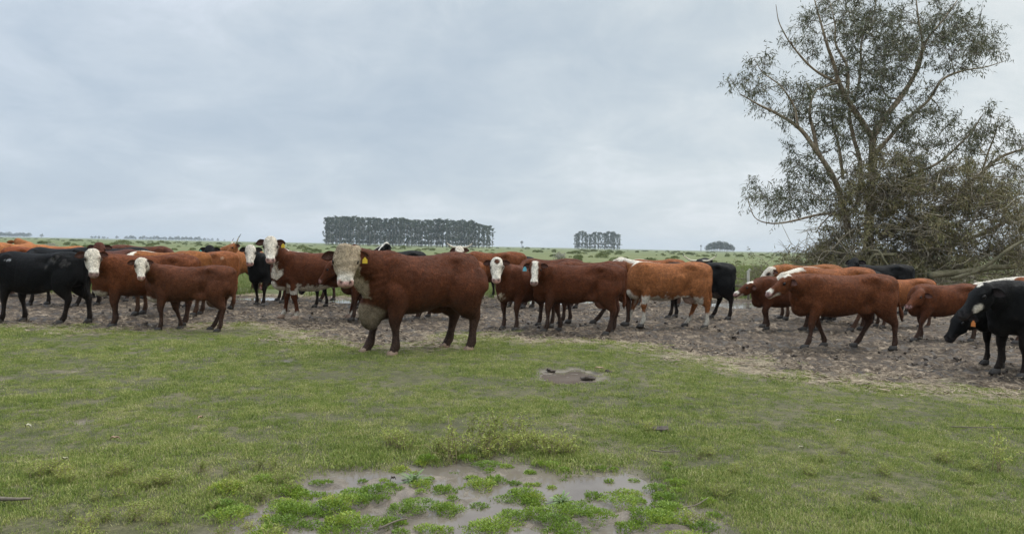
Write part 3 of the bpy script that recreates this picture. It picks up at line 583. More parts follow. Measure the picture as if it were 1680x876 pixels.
fb_spots = [(1330, 480, 10, 0, .9), (1365, 482, 160, 3, .9), (1300, 478, 185, 1, .7), (1255, 484, 170, 3, .75), (1400, 478, 25, 1, 1), (1440, 480, 150, 0, 1), (1470, 476, 40, 2, .9), (1500, 482, 175, 1, 1), (1530, 478, 20, 0, 1), (1565, 476, 160, 3, 1.05), (1590, 482, 0, 1, 1), (1620, 478, 140, 2, .9), (1650, 484, 30, 0, 1), (1690, 480, 170, 1, 1), (1710, 474, 60, 2, 1.2), (1420, 484, 95, 3, .9), (1540, 486, 100, 3, .8), (1345, 474, 60, 1, 1), (1480, 470, 120, 0, 1.1), (1600, 470, 80, 1, 1.1), (1660, 468, 110, 3, 1.2)]
for i, (px, py, a, k, s_) in enumerate(fb_spots):
    g = ground(px, py); e = empty('fallen_branch', (g[0], g[1], 0), R(a)); e.scale = (s_,) * 3
    for nm, me in zip(('limb', 'twigs', 'foliage'), FB[k]):
        if me: o = link(nm, me, e); (tag(o, kind='stuff') if nm == 'foliage' else None)
    lone = {3: 'dark bare fallen branch in the grass left of the brush heap, by the black cow'}
    tag(e, lone.get(i, 'tangled fallen gum branch with dry twigs in the brush heap under the big eucalyptus'), 'branch', None if i in lone else 'fallen branches heaped under the eucalyptus')
def log_(p, r, lab, z=.0):
    q = np.array([at(a, b, d) for a, b, d in p]); c = q[0].copy(); c[2] = 0; b = MB(); P = catmull(q - c, 18); P += fbm(P * 2, 7, 2)[:, None] * .04; b.tube(P, np.linspace(r, r * .7, 18) * (1 + .08 * vnoise(P * 4, 8)), n=12)
    tag(link('fallen_log', b.mesh('fallen_log', M_log), None, c), lab, 'log')
log_([(1525, 452, 25), (1570, 448, 25.3), (1620, 441, 25.6), (1668, 436, 26)], .12, 'thick mossy fallen log lying behind the red calf')
log_([(1560, 458, 25), (1600, 447, 24.9), (1632, 426, 24.8), (1665, 402, 24.8), (1700, 385, 24.8)], .065, 'slanting broken limb leaning out of the brush heap at right')
log_([(1470, 418, 25.4), (1440, 417, 25.4), (1428, 425, 25.2), (1424, 440, 25)], .06, 'pale hooked dead branch over the black cow back')
log_([(1424, 412, 25.0), (1442, 413, 24.6), (1452, 430, 24.4), (1468, 446, 24.2), (1500, 455, 24.2)], .035, 'thin pale curved dead branch hanging over the raised-head black cow')

# ------------------------------------------------------------------ plantation and far trees
M_ftr = mat_plain('far_trunk', (.30, .27, .23), .9, .2, .3, .5)
M_fcr = mat_leaf('far_foliage', [(.3, (.036, .052, .034)), (.5, (.066, .086, .052)), (.72, (.12, .14, .08))], .12, .6, .1, .2)
def far_tree(kind):
    tr, cr = MB(), MB(); H = 20.0 if kind == 'pole' else 10.0; lean = rng.normal(0, .3, 2)
    top = np.array([lean[0], lean[1], H * (.93 if kind == 'pole' else .6)]); tr.tube(catmull([(0, 0, -.2), top * [.3, .5, .5], top], 6), np.linspace(.26, .09, 6) * (1 if kind == 'pole' else 1.3), n=5)
    n = 32 if kind == 'pole' else 34
    for i in range(n):
        if kind == 'pole':
            h = H * (1 - .89 * rng.uniform(0, 1) ** 1.05); w = .9 + .5 * math.sin(h * .9); c = np.array([rng.normal(0, w), rng.normal(0, w), h]); sx = rng.uniform(.7, 1.25); m, sz = 20, (.55, 1.0)
            if i < 4: c = np.array([rng.normal(0, .9), rng.normal(0, .9), H * rng.uniform(.95, 1.0)]); sx = 1.2
        else:
            a, e = rng.uniform(0, 6.28), rng.uniform(-.2, 1.4); c = np.array([3.6 * math.cos(a) * math.cos(e), 3.6 * math.sin(a) * math.cos(e), H * .52 + H * .42 * math.sin(e)]) * rng.uniform(.75, 1.05); sx = rng.uniform(.9, 1.6); m, sz = 16, (.5, 1.0)
            if i < 4: c = np.array([rng.normal(0, 2.2), rng.normal(0, 2.2), H * .35])
        tr.tube([np.array([0, 0, max(c[2] - 1.8, .8)]) + np.append(lean * c[2] / H, 0), c], [.07, .03], n=3)
        d = unit(rng.normal(0, 1, (m, 3))); bs = c + np.append(lean * c[2] / H, 0) + d * rng.uniform(.2, 1, (m, 1)) * sx * [1.15, 1.15, .55]
        dv = unit(rng.normal(0, 1, (m, 3))); cr.leaves(bs, dv, unit(np.cross(dv, rng.normal(0, 1, (m, 3)))), rng.uniform(*sz, m), rng.uniform(sz[0] * .7, sz[1] * .75, m))
    return tr.mesh('trunk', M_ftr), cr.mesh('crown', M_fcr, False)
FT = [far_tree('pole') for _ in range(7)]; FR = [far_tree('round') for _ in range(4)]
def put_tree(px, D, h, protos, hbase, label, group, w=1.0):
    p = at(px, 405, D); e = empty('gum_tree', (p[0], p[1], 0), random.uniform(0, 6.28)); k = h / hbase; e.scale = (k * w, k * w, k); a, b = random.choice(protos); link('trunk', a, e)
    c = link('crown', b, e); tag(e, label, 'tree', group)
G1 = 'gum trees of the long plantation on the horizon'
for row in range(4):
    n = (56, 50, 46, 42)[row]
    for i in range(n):
        px = 533 + (800 - 533) * (i + random.uniform(-.35, .35)) / (n - 1) + row * 2
        h = 20.3 * (1 - .055 * (px - 530) / 280) * random.uniform(.82, 1.07) * (1 if px < 780 else np.interp(px, [780, 808], [.97, .80])) * (.99 if px > 548 else .97)
        put_tree(px, 555 + row * 11 + random.uniform(-2, 2), h * (1 + .014 * row), FT, 20.0, 'slim gum tree in the long dense plantation on the horizon behind the bull', G1, .9)
G2 = 'gum trees of the smaller clump on the horizon'
for i in range(48):
    px = 945 + 70 * (i % 12 + random.uniform(-.45, .45)) / 11; put_tree(px, 800 + (i // 12) * 12, 19.0 * random.uniform(.88, 1.05) * (1 - .16 * math.exp(-((px - 966) / 5) ** 2)) * (.88 if px < 950 or px > 1012 else 1), FT, 20.0, 'gum tree in the square clump on the horizon right of the plantation', G2, .95)
G3 = 'trees of the rounded clump on the horizon'
for i in range(24):
    u = (i + random.uniform(-.3, .3)) / 23; px = 1159 + 44 * u; put_tree(px, 900 + random.uniform(-9, 9), 13.2 * (1 - .42 * abs(2 * u - 1) ** 2.2) * random.uniform(.95, 1.03), FR, 10.0, 'dark tree in the low rounded clump on the horizon beside the big eucalyptus', G3, .66)
G4 = 'hazy blue trees along the far left horizon'
for px0, px1, n, D, h in ((-2, 48, 20, 1500, 10.5), (152, 176, 7, 1700, 7), (205, 222, 8, 1600, 9), (228, 282, 20, 1600, 9), (284, 326, 16, 1600, 9.5), (326, 348, 7, 1700, 7)):
    for i in range(n): put_tree(px0 + (px1 - px0) * (i + random.uniform(-.4, .4)) / max(n - 1, 1), D + random.uniform(-30, 30), h * random.uniform(.65, 1.1), FR, 10.0, 'small hazy tree in the broken tree line along the far left horizon', G4, 1.0)
for px, D, h, lab in ((68, 1500, 9, 'lone hazy tree on the horizon just right of the left tree line'), (150, 1650, 7, 'small lone tree at the left end of the broken far tree line'), (192, 1650, 8.5, 'single hazy tree standing in a gap of the far tree line'), (357, 1700, 7.5, 'last lone hazy tree at the right of the far tree line'), (368, 1750, 5, 'tiny hazy bush beyond the horned orange cow'), (858, 640, 2.2, 'low dark bush at the foot of the wind pump')):
    put_tree(px, D, h, FR, 10.0, lab, None)
M_metal = mat_plain('weathered_metal', (.20, .21, .22), .6, .4, .2, 3)
def windpump(px, D, H, lab):
    p = at(px, 405, D); e = empty('wind_pump', (p[0], p[1], 0)); tag(e, lab, 'wind pump'); t = MB()
    for sx in (-1, 1):
        for sy in (-1, 1): t.tube([(sx * .6, sy * .6, -.1), (sx * .12, sy * .12, H)], .09, n=5)
    for k in (.25, .5, .75):
        w = .6 - .48 * k; t.tube([(-w, -w, H * k), (w, -w, H * k)], .05, n=4); t.tube([(-w, w, H * k), (w, w, H * k)], .05, n=4)
    link('tower', t.mesh('tower', M_metal), e); w = MB()
    for i in range(14):
        a = i / 14 * 6.283; d = np.array([math.cos(a), 0, math.sin(a)]); s_ = np.array([-math.sin(a), .5, math.cos(a)]) * .22; c = np.array([0, -.35, H + .1]); v = np.array([c + d * .3 - s_ * .4, c + d * .3 + s_ * .4, c + d * 1.25 + s_, c + d * 1.25 - s_]); w.loft([v, v + [0, .03, 0]])
    link('wheel', w.mesh('wheel', M_metal, False), e); v = MB(); q = np.array([(.0, .5, H), (.0, 1.9, H - .2), (.0, 1.9, H + .5), (.0, .5, H + .2)]); v.loft([q - [.02, 0, 0], q + [.02, 0, 0]]); link('vane', v.mesh('vane', M_metal, False), e)
windpump(856, 640, 5.2, 'small wind pump standing alone on the horizon right of the plantation'); windpump(1150, 880, 6.5, 'tiny wind pump on the horizon left of the rounded tree clump')
# grey dead thistle stands and a leaning post
M_grey = mat_plain('grey_dead_stem', (.30, .28, .23), .9, .2, .3, 8)
for px, py, wd, hg, lab in ((917, 429, 1.3, .95, 'grey stand of dead thistles in the pasture behind the blazed cow'), (84, 402, 1.1, .85, 'grey stand of dead thistles in the pasture at far left')):
    g = ground(px, py) if py > 412 else at(px, 402, 90); b = MB()
    for i in range(46):
        x0 = rng.uniform(-wd / 2, wd / 2); y0 = rng.normal(0, .25); h = hg * rng.uniform(.6, 1.05); b.tube([(x0, y0, 0), (x0 + rng.normal(0, .06), y0, h * .6), (x0 + rng.normal(0, .12), y0, h)], [.02, .016, .012], n=4)
        b.ell((x0 + rng.normal(0, .1), y0, h), (.045, .045, .05), n=6)
    tag(link('dead_thistles', b.mesh('dead_thistles', M_grey), None, (g[0], g[1], 0)), lab, 'plant')
g = at(1229, 460, 23.6); b = MB(); b.tube([(0, 0, 0), (-.02, 0, .45), (-.03, 0, .92)], [.045, .045, .05], n=8); b.tube([(-.03, 0, .86), (.02, 0, .98)], [.05, .03], n=7)
tag(link('wooden_post', b.mesh('wooden_post', M_grey), None, (g[0], g[1], -.02)), 'short grey weathered post rising behind the young red heifer head', 'post')
# ------------------------------------------------------------------ haze
HZ = True
if HZ:
    b = MB(); x0, x1, y0, y1, z0, z1 = -2600, 2600, -120, 2600, -1.2, 30
    v = [(x, y, z) for z in (z0, z1) for x, y in ((x0, y0), (x1, y0), (x1, y1), (x0, y1))]; b.add(v, [(3, 2, 1, 0), (4, 5, 6, 7), (0, 1, 5, 4), (1, 2, 6, 5), (2, 3, 7, 6), (3, 0, 4, 7)])
    mt = bpy.data.materials.new('haze_air'); mt.use_nodes = True; t = mt.node_tree; t.nodes.clear(); ov = t.nodes.new('ShaderNodeOutputMaterial'); pv = t.nodes.new('ShaderNodeVolumePrincipled')
    pv.inputs['Color'].default_value = (.80, .88, .96, 1); pv.inputs['Density'].default_value = .00021; pv.inputs['Anisotropy'].default_value = .2
    t.links.new(pv.outputs[0], ov.inputs['Volume']); tag(link('haze', b.mesh('haze', mt, False)), kind='stuff')
# ------------------------------------------------------------------ cattle
RED = (0.112, 0.035, 0.0125); DKRED = (0.074, 0.0225, 0.0085); ORANGE = (0.195, 0.072, 0.022); BROWN = (0.06, 0.02, 0.011)
BLACK = (0.0050, 0.0047, 0.0046); WHITE = (0.60, 0.54, 0.45); CREAM = (0.50, 0.42, 0.30); PINK = (0.50, 0.27, 0.23); MUDC = (0.044, 0.030, 0.023)

# body sections of a cow 1.31 m at the withers: x, top, bottom, half width
SEC = np.array([(-0.855, 1.20, 0.84, .10), (-0.82, 1.265, 0.74, .175), (-0.70, 1.305, 0.68, .232), (-0.55, 1.32, 0.69, .258), (-0.40, 1.318, 0.695, .262),
                (-0.2, 1.285, 0.615, .292), (0.0, 1.270, 0.565, .315), (0.2, 1.275, 0.545, .312), (0.36, 1.295, 0.555, .285), (0.5, 1.305, 0.575, .245),
                (0.62, 1.285, 0.60, .208), (0.74, 1.22, 0.645, .165), (0.82, 1.11, 0.73, .105), (0.855, 1.0, 0.82, .05)])
FRONT = np.array([(0.50, .13, .98, .15, .07), (0.47, .175, .80, .125, .085), (0.455, .185, .68, .105, .08), (0.48, .18, .55, .082, .066), (.49, .172, .43, .066, .060),
                  (.480, .17, .36, .050, .047), (.473, .168, .25, .042, .040), (.473, .168, .14, .055, .052), (.497, .168, .075, .050, .050), (.512, .168, .03, .058, .060)])
HIND = np.array([(-.57, .12, 1.08, .24, .10), (-.575, .165, .93, .26, .13), (-.565, .19, .79, .245, .128), (-.59, .195, .67, .185, .10), (-.645, .185, .56, .12, .074), (-.70, .175, .475, .078, .055),
                 (-.695, .17, .40, .062, .050), (-.675, .168, .26, .047, .042), (-.660, .168, .14, .057, .051), (-.63, .168, .075, .052, .050), (-.612, .168, .03, .060, .060)])
HEADS = np.array([  # along the head, half width, top, bottom (dorsal line near 0)
    (-.04, .06, -.015, -.11), (0.0, .105, .016, -.17), (.07, .124, .022, -.215), (.15, .130, .018, -.235), (.22, .116, .008, -.235), (.29, .096, 0.0, -.20),
    (.36, .082, -.004, -.165), (.41, .086, -.006, -.155), (.455, .087, -.014, -.148), (.485, .070, -.032, -.132), (.497, .034, -.055, -.105)])
def dirv(az, pitch):
    return np.array([math.cos(pitch) * math.cos(az), math.cos(pitch) * math.sin(az), -math.sin(pitch)])

_hoof = {}
def hoof_mesh(mat):
    if mat.name in _hoof: return _hoof[mat.name]
    b = MB(); th = np.linspace(0, 2 * np.pi, 10, endpoint=False)
    for s in (-1, 1):
        rings = []
        for z, k, fx in ((0.0, 1.0, 0.0), (.03, .95, -.006), (.06, .82, -.016), (.075, .6, -.022)):
            x = np.cos(th) * .058 * k + fx + np.where(np.cos(th) > 0, .022 * k * np.cos(th) ** 2, 0)
            y = np.sin(th) * .028 * k + s * .030 - s * .012 * np.clip(np.cos(th), 0, 1)
            rings.append(np.stack([x, y, np.full(10, z)], 1))
        b.loft(rings)
    _hoof[mat.name] = b.mesh('hoof', mat); return _hoof[mat.name]
_eye = None
def eye_mesh():
    global _eye
    if _eye is None:
        b = MB(); b.ell((0, 0, 0), (.030, .020, .023), n=10); _eye = b.mesh('eye', M_eye)
    return _eye
_tag = {}
def tag_mesh(mat):
    if mat.name not in _tag:
        b = MB(); o = [(-.012, 0, 0), (.012, 0, 0), (.016, 0, -.02), (.034, 0, -.03), (.036, 0, -.085), (-.036, 0, -.085), (-.034, 0, -.03), (-.016, 0, -.02)]
        r = np.array(o); b.loft([r + [0, -.003, 0], r + [0, .003, 0]]); _tag[mat.name] = b.mesh('ear_tag', mat, False)
    return _tag[mat.name]
def ear_mesh(outer, inner, k=1.0):
    b = MB(); nu, nv = 9, 7; us = np.linspace(0, 1, nu); vs = np.linspace(-1, 1, nv)
    prof = np.interp(us, [0, .15, .4, .65, .85, 1], [.42, .72, 1.0, .88, .52, .06])
    lay = []
    for off in (0.0, -.014):
        g = np.zeros((nu, nv, 3))
        for i, u in enumerate(us):
            wd = .062 * prof[i]
            g[i, :, 0] = u * .185 - .01; g[i, :, 1] = vs * wd + .012 * u * u
            g[i, :, 2] = -.038 * prof[i] * (1 - vs ** 2) * (1.15 - .5 * u) - .03 * u * u + off * (0.4 + .6 * (1 - np.abs(vs)))
        lay.append(g.reshape(-1, 3) * k)
    n = nu * nv; f = []
    for i in range(nu - 1):
        for j in range(nv - 1):
            a = i * nv + j; f.append((a, a + nv, a + nv + 1, a + 1)); f.append((n + a, n + a + 1, n + a + nv + 1, n + a + nv))
        for j, fl in ((0, 0), (nv - 1, 1)):
            a = i * nv + j; q = (a, n + a, n + a + nv, a + nv); f.append(q if fl == 0 else q[::-1])
    for j in range(nv - 1):
        a = (nu - 1) * nv + j; f.append((a, n + a, n + a + 1, a + 1))
    edge = np.tile(np.abs(vs), nu)[:, None]; inn = np.array(inner) * (1 - edge ** 2) + np.array(outer) * edge ** 2
    b.add(np.concatenate(lay), f, np.concatenate([inn, np.tile(outer, (n, 1))]))
    return b.mesh('ear', M_coat)

PENDING = []
HERD = "cattle standing and walking in the herd"
def cow(px, py, heading, H, head_px, look, pitch, coat, label, name='cow', cat='cow', bull=False, lx=1.0, wid=1.0, belly=0.0,
        legs=(0, 0, 0, 0), lifts=(0, 0, 0, 0), near=True, neck=0.70, hs=1.0, tail=(0.0, 0.0), horns=None, tags=None, vox=0.017, seed=1, face='none', muzzle='pink',
        crest=False, brisket=False, under=False, socks=0.0, patches=(), udder=None, mud=0.56, dewlap=0.0, thick=1.0, curl=1.0, hoof=None, tilt=0.0, hang=0.0, earup=0.0, hair=0):
    s = H / 1.31; g = ground(px, py); h = R(heading)
    rz = np.array([[math.cos(h), -math.sin(h), 0], [math.sin(h), math.cos(h), 0], [0, 0, 1]])
    org = g.copy(); org[2] = 0.0
    toL = lambda p: (rz.T @ (np.asarray(p) - org)) / s          # world -> unit cow
    r_ = np.random.default_rng(seed); wid *= 1 + r_.uniform(-.05, .07); belly += r_.uniform(-.01, .03); lx *= (1 + r_.uniform(-.03, .04)) if not bull else .955
    b = MB(); th = np.linspace(0, 2 * np.pi, 28, endpoint=False)
    cx = -0.07                                                  # feet centre sits at the anchor
    X = lambda x: (x - cx) * lx
    # trunk
    sec = catmull(SEC, 40); rings = []
    for x, zt, zb, w in sec:
        if bull: zb -= .035 * sstep(-.6, .0, x); w *= 1.05; zt += .035 * sstep(.25, .5, x) + .012 * sstep(-.3, -.55, x)
        zb -= belly * math.exp(-((x - .0) / .38) ** 2); w *= wid
        zc, hz = (zt + zb) / 2, (zt - zb) / 2
        c, sn = np.cos(th), np.sin(th); e = 0.82
        yy = w * np.sign(c) * np.abs(c) ** e * (1 - 0.16 * np.clip(sn, 0, 1) ** 2)
        zz = zc + hz * np.sign(sn) * np.abs(sn) ** 0.9
        rings.append(np.stack([np.full(28, X(x)), yy, zz], 1))
    b.loft(rings)
    for sy in (-1, 1):                                          # shoulder, haunch, hook bones, ribs
        b.ell((X(.50), sy * .165 * wid, .97), (.20, .095, .30)); b.ell((X(.60), sy * .13 * wid, .86), (.14, .10, .17))
        b.ell((X(-.60), sy * .155 * wid, .99), (.215, .115, .26)); b.ell((X(-.44), sy * .155 * wid, 1.19), (.16, .08, .09))
        b.ell((X(-.79), sy * .085, 1.19), (.06, .05, .05)); b.ell((X(-.28), sy * .19, .72), (.2, .05, .12))
    b.ell((X(.66), 0, .70), (.19, .13, .16))
    if bull: b.ell((X(-.62), 0, 1.08), (.24, .27, .24)); b.ell((X(-.25), 0, .60), (.16, .05, .10)); b.ell((X(-.66), 0, .70), (.07, .08, .16))
    if udder: b.ell((X(-.45), 0, .59), (.15, .12, .12))
    # legs
    feet = []; legpaths = []
    for li, (tab, sy) in enumerate(((FRONT, 1), (FRONT, -1), (HIND, 1), (HIND, -1))):
        P = catmull(tab, 34); zp = .86 if li < 2 else .95; d = legs[li] / lx; lf = lifts[li]
        k = np.clip((zp - P[:, 2]) / zp, 0, 1); x = P[:, 0] + d * k
        z = P[:, 2].copy()
        if lf: kk = np.clip((.5 - z) / .5, 0, 1); x = x - lf * 1.4 * kk * (1 if li < 2 else .6); z = z + lf * kk
        yy = sy * P[:, 1] * (1.0 + .18 * (bull))
        path = np.stack([X(0) + (x), yy, z], 1); path[:, 0] = (x - cx) * lx if lx == 1 else X(tab[0, 0]) + (x - tab[0, 0])
        th_ = thick * (1.28 if bull else 1.0)
        tz = th_ * (1 - (.17 if bull else .10) * sstep(.58, .36, P[:, 2])); b.tube(path, P[:, 3] * tz, P[:, 4] * tz, up=(1, 0, 0), n=14)
        feet.append(path[-1]); legpaths.append(path)
    # neck and head
    N0 = np.array([X(.56), 0, 1.055 + .01 * bull]); N0w = rz @ (N0 * s) + org
    d = unit(ray(*head_px)); oc = CAM - N0w; Ln = neck * s; B = d @ oc; disc = B * B - (oc @ oc - Ln * Ln)
    tt = (-B - math.sqrt(disc) if near else -B + math.sqrt(disc)) if disc > 0 else -B
    O = toL(CAM + d * tt)
    if disc <= 0: O = N0 + unit(O - N0) * neck
    haz = R(look) - h; hp = R(pitch); hk = hs * (1.12 if bull else 1.0)
    Xh = dirv(haz, hp); Zh = np.array([math.sin(hp) * math.cos(haz), math.sin(hp) * math.sin(haz), math.cos(hp)]); Yh = np.cross(Zh, Xh)
    if tilt: c_, s_ = math.cos(R(tilt)), math.sin(R(tilt)); Yh, Zh = Yh * c_ + Zh * s_, Zh * c_ - Yh * s_
    HM = np.stack([Xh, Yh, Zh], 1)
    hd = lambda x, y, z: O + HM @ (np.array([x, y, z]) * hk)
    hsx = catmull(HEADS, 30); rings = []
    bw = 1.24 if bull else 1.0
    for x, w, zt, zb in hsx:
        zc, hz = (zt + zb) / 2, (zt - zb) / 2; c, sn = np.cos(th), np.sin(th)
        yy = bw * w * np.sign(c) * np.abs(c) ** .8 * np.where(sn < 0, 1 - .30 * np.abs(sn), 1 - .10 * sn ** 2)
        rings.append(O + (np.stack([np.full(28, x), yy, zc + hz * np.sign(sn) * np.abs(sn) ** .75], 1) * hk) @ HM.T)
    b.loft(rings)
    for sy in (-1, 1):
        b.ell(hd(.142, sy * .108 * bw, -.03), np.array((.05, .026, .03)) * hk, HM)         # brow
        b.ell(hd(.20, sy * .075 * bw, -.15), np.array((.10, .035, .075)) * hk, HM)          # cheek
        b.ell(hd(.425, sy * .05 * bw, -.03), np.array((.04, .032, .03)) * hk, HM)           # nostril wing
    pr = (.055, .095, .06) if not bull else (.095, .125, .09)
    b.ell(hd(-.0, 0, -.045), np.array(pr) * hk, HM)                                       # poll
    E = hd(.03, 0, -.12); dn = unit(E - N0)
    P0 = N0 - np.array([.20, 0, .02]); P1 = N0 + np.array([.18, 0, .02 - hang * .1]); P2 = E - dn * .22 - np.array([0, 0, hang * .3]) ; P3 = E
    u = np.linspace(0, 1, 22)[:, None]; npth = (1 - u) ** 3 * P0 + 3 * u * (1 - u) ** 2 * P1 + 3 * u * u * (1 - u) * P2 + u ** 3 * P3
    u = u[:, 0]; tk = 1.22 if bull else 1.0
    nh = np.interp(u, [0, .3, .6, .85, 1], [.235, .235, .188, .15, .125]) * (tk * .5 + .5) * hs ** .5; nw = np.interp(u, [0, .3, .6, .85, 1], [.17, .145, .118, .104, .09]) * tk
    b.tube(npth, nh, nw, up=(0, 0, 1), n=24)
    if bull:
        b.tube(npth[0:19] + np.outer(np.linspace(.02, .075, 19), [0, 0, 1.0]), np.linspace(.07, .12, 19), np.linspace(.10, .13, 19), n=16)
    dl = dewlap + .35                                                                        # dewlap fold under the neck
    dp = npth[4:20].copy(); q = np.linspace(0, 1, 16); dp[:, 2] -= nh[4:20] * .88 + dl * .05 * np.sin(np.pi * np.clip(q * 1.1, 0, 1))
    b.tube(dp, .05 + dl * .10 * (1 - q) ** .6 * (q < .98), .022 + .02 * dl * (1 - q), n=12)
    if dewlap > .5:
        b.ell((X(.74), 0, .73 - .16 * dewlap), (.17, .095, .20 + .05 * dewlap)); b.ell((X(.62), 0, .58), (.2, .11, .14))
    # tail
    tx = X(-.845); sw = tail[0]; tl = tail[1]
    tp = catmull([(tx + .10, 0, 1.235), (tx + .0, 0, 1.20), (tx - .035, sw * .2, 1.06), (tx - .02 - tl * .3, sw * .6, .85), (tx - .01 - tl * .7, sw, .66), (tx - tl, sw * 1.1, .48)], 22)
    b.tube(tp, np.interp(np.linspace(0, 1, 22), [0, .12, .4, .7, .85, 1], [.05, .04, .028, .026, .046, .016]), n=10)

    v = np.concatenate(b.v) * s
    me = bpy.data.meshes.new('cow_raw'); me.from_pydata(v.tolist(), [], b.f); me.update()
    ob = bpy.data.objects.new('cow_raw', me); S.collection.objects.link(ob)
    md = ob.modifiers.new('r', 'REMESH'); md.mode = 'VOXEL'; md.voxel_size = max(vox, .022) if (not hair or hair == 1) else vox * 1.07; md.use_smooth_shade = True
    sm = ob.modifiers.new('s', 'SMOOTH'); sm.factor = .5; sm.iterations = 4
    org[2] = -.022; root = empty(name, org, h); tag(root, label, cat, HERD)
    if not hair and org[1] < 16.2: hair = 19000 if org[1] > 13.6 else 26000
    if bull: hair = 56000
    info = dict(locals()); PENDING.append(info)
    return root

def finish_cattle():
    dg = bpy.context.evaluated_depsgraph_get()
    for q in PENDING:
        q['me2'] = bpy.data.meshes.new_from_object(q['ob'].evaluated_get(dg))
    for q in PENDING:
        ob = q['ob']; raw = ob.data; bpy.data.objects.remove(ob); bpy.data.meshes.remove(raw)
        paint(q)
M_hair = bpy.data.materials.new('coat_hair'); M_hair.use_nodes = True
def _mh():
    t = M_hair.node_tree; b = t.nodes['Principled BSDF']; c = N(t, 'ShaderNodeAttribute', attribute_name='Col'); t.links.new(c.outputs[0], b.inputs['Base Color']); b.inputs['Roughness'].default_value = .5; b.inputs['Specular IOR Level'].default_value = .08
_mh()
def coat_hair(q, me, P, Nn, C, curl, inh, hx):
    n = q['hair']; r = np.random.default_rng(q['seed'] + 500); nf = len(me.polygons); lv = np.empty(len(me.loops), np.int32); me.loops.foreach_get('vertex_index', lv)
    lt = np.empty(nf, np.int32); ls = np.empty(nf, np.int32); me.polygons.foreach_get('loop_total', lt); me.polygons.foreach_get('loop_start', ls)
    f = r.integers(0, nf, n); a, b_, c_ = lv[ls[f]], lv[ls[f] + 1], lv[ls[f] + 2]; w = r.dirichlet((1, 1, 1), n)
    p = P[a] * w[:, :1] + P[b_] * w[:, 1:2] + P[c_] * w[:, 2:]; nn = unit(Nn[a] * w[:, :1] + Nn[b_] * w[:, 1:2] + Nn[c_] * w[:, 2:]); cu = curl[a]; ih = inh[a]
    he = ((p / q['s'] - q['O']) @ q['HM']) / q['hk']; ey = ih & (np.hypot(he[:, 0] - .158, he[:, 2] + .05) < .042) & (np.abs(he[:, 1]) > .07)
    keep = ~(ih & (hx[a] > .33)) & (p[:, 2] > .10) & ~ey; p, nn, cu, ih, a = p[keep], nn[keep], cu[keep], ih[keep], a[keep]; n = len(p)
    sw = fbm(p * 3.0, q['seed'] + 60, 3); flow = np.stack([-.75 + .5 * sw, .5 * fbm(p * 3.0 + 9, q['seed'] + 61, 2), -.75 + .4 * sw], 1) + r.normal(0, .28, (n, 3)) + (cu[:, None] > .3) * r.normal(0, .9, (n, 3))
    d = unit(flow - nn * (flow * nn).sum(1, keepdims=True)) + nn * r.uniform(.08, .36, (n, 1)) * np.where((ih | (cu > .3))[:, None] & (not q['bull']), .5, 1); d = unit(d); sd = unit(np.cross(d, nn + r.normal(0, .5, (n, 3))))
    L = r.uniform(.015, .033, (n, 1)) * np.where(ih[:, None], .7, 1.0) * (1 + (.55 if q['bull'] else -.25) * (cu[:, None] > .3)); wd = r.uniform(.0020, .0040, (n, 1)) * np.where((cu > .3)[:, None], .65, 1)
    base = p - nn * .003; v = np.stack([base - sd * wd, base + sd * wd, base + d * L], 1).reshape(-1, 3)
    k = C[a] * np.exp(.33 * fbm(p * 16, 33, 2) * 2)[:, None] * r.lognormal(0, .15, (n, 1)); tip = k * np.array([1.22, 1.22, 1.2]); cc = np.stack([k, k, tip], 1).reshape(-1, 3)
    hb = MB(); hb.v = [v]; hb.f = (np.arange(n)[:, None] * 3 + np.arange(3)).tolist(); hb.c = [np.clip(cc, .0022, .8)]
    o = link('coat_hair', hb.mesh('coat_hair', M_hair, False), q['root']); o['kind'] = 'stuff'
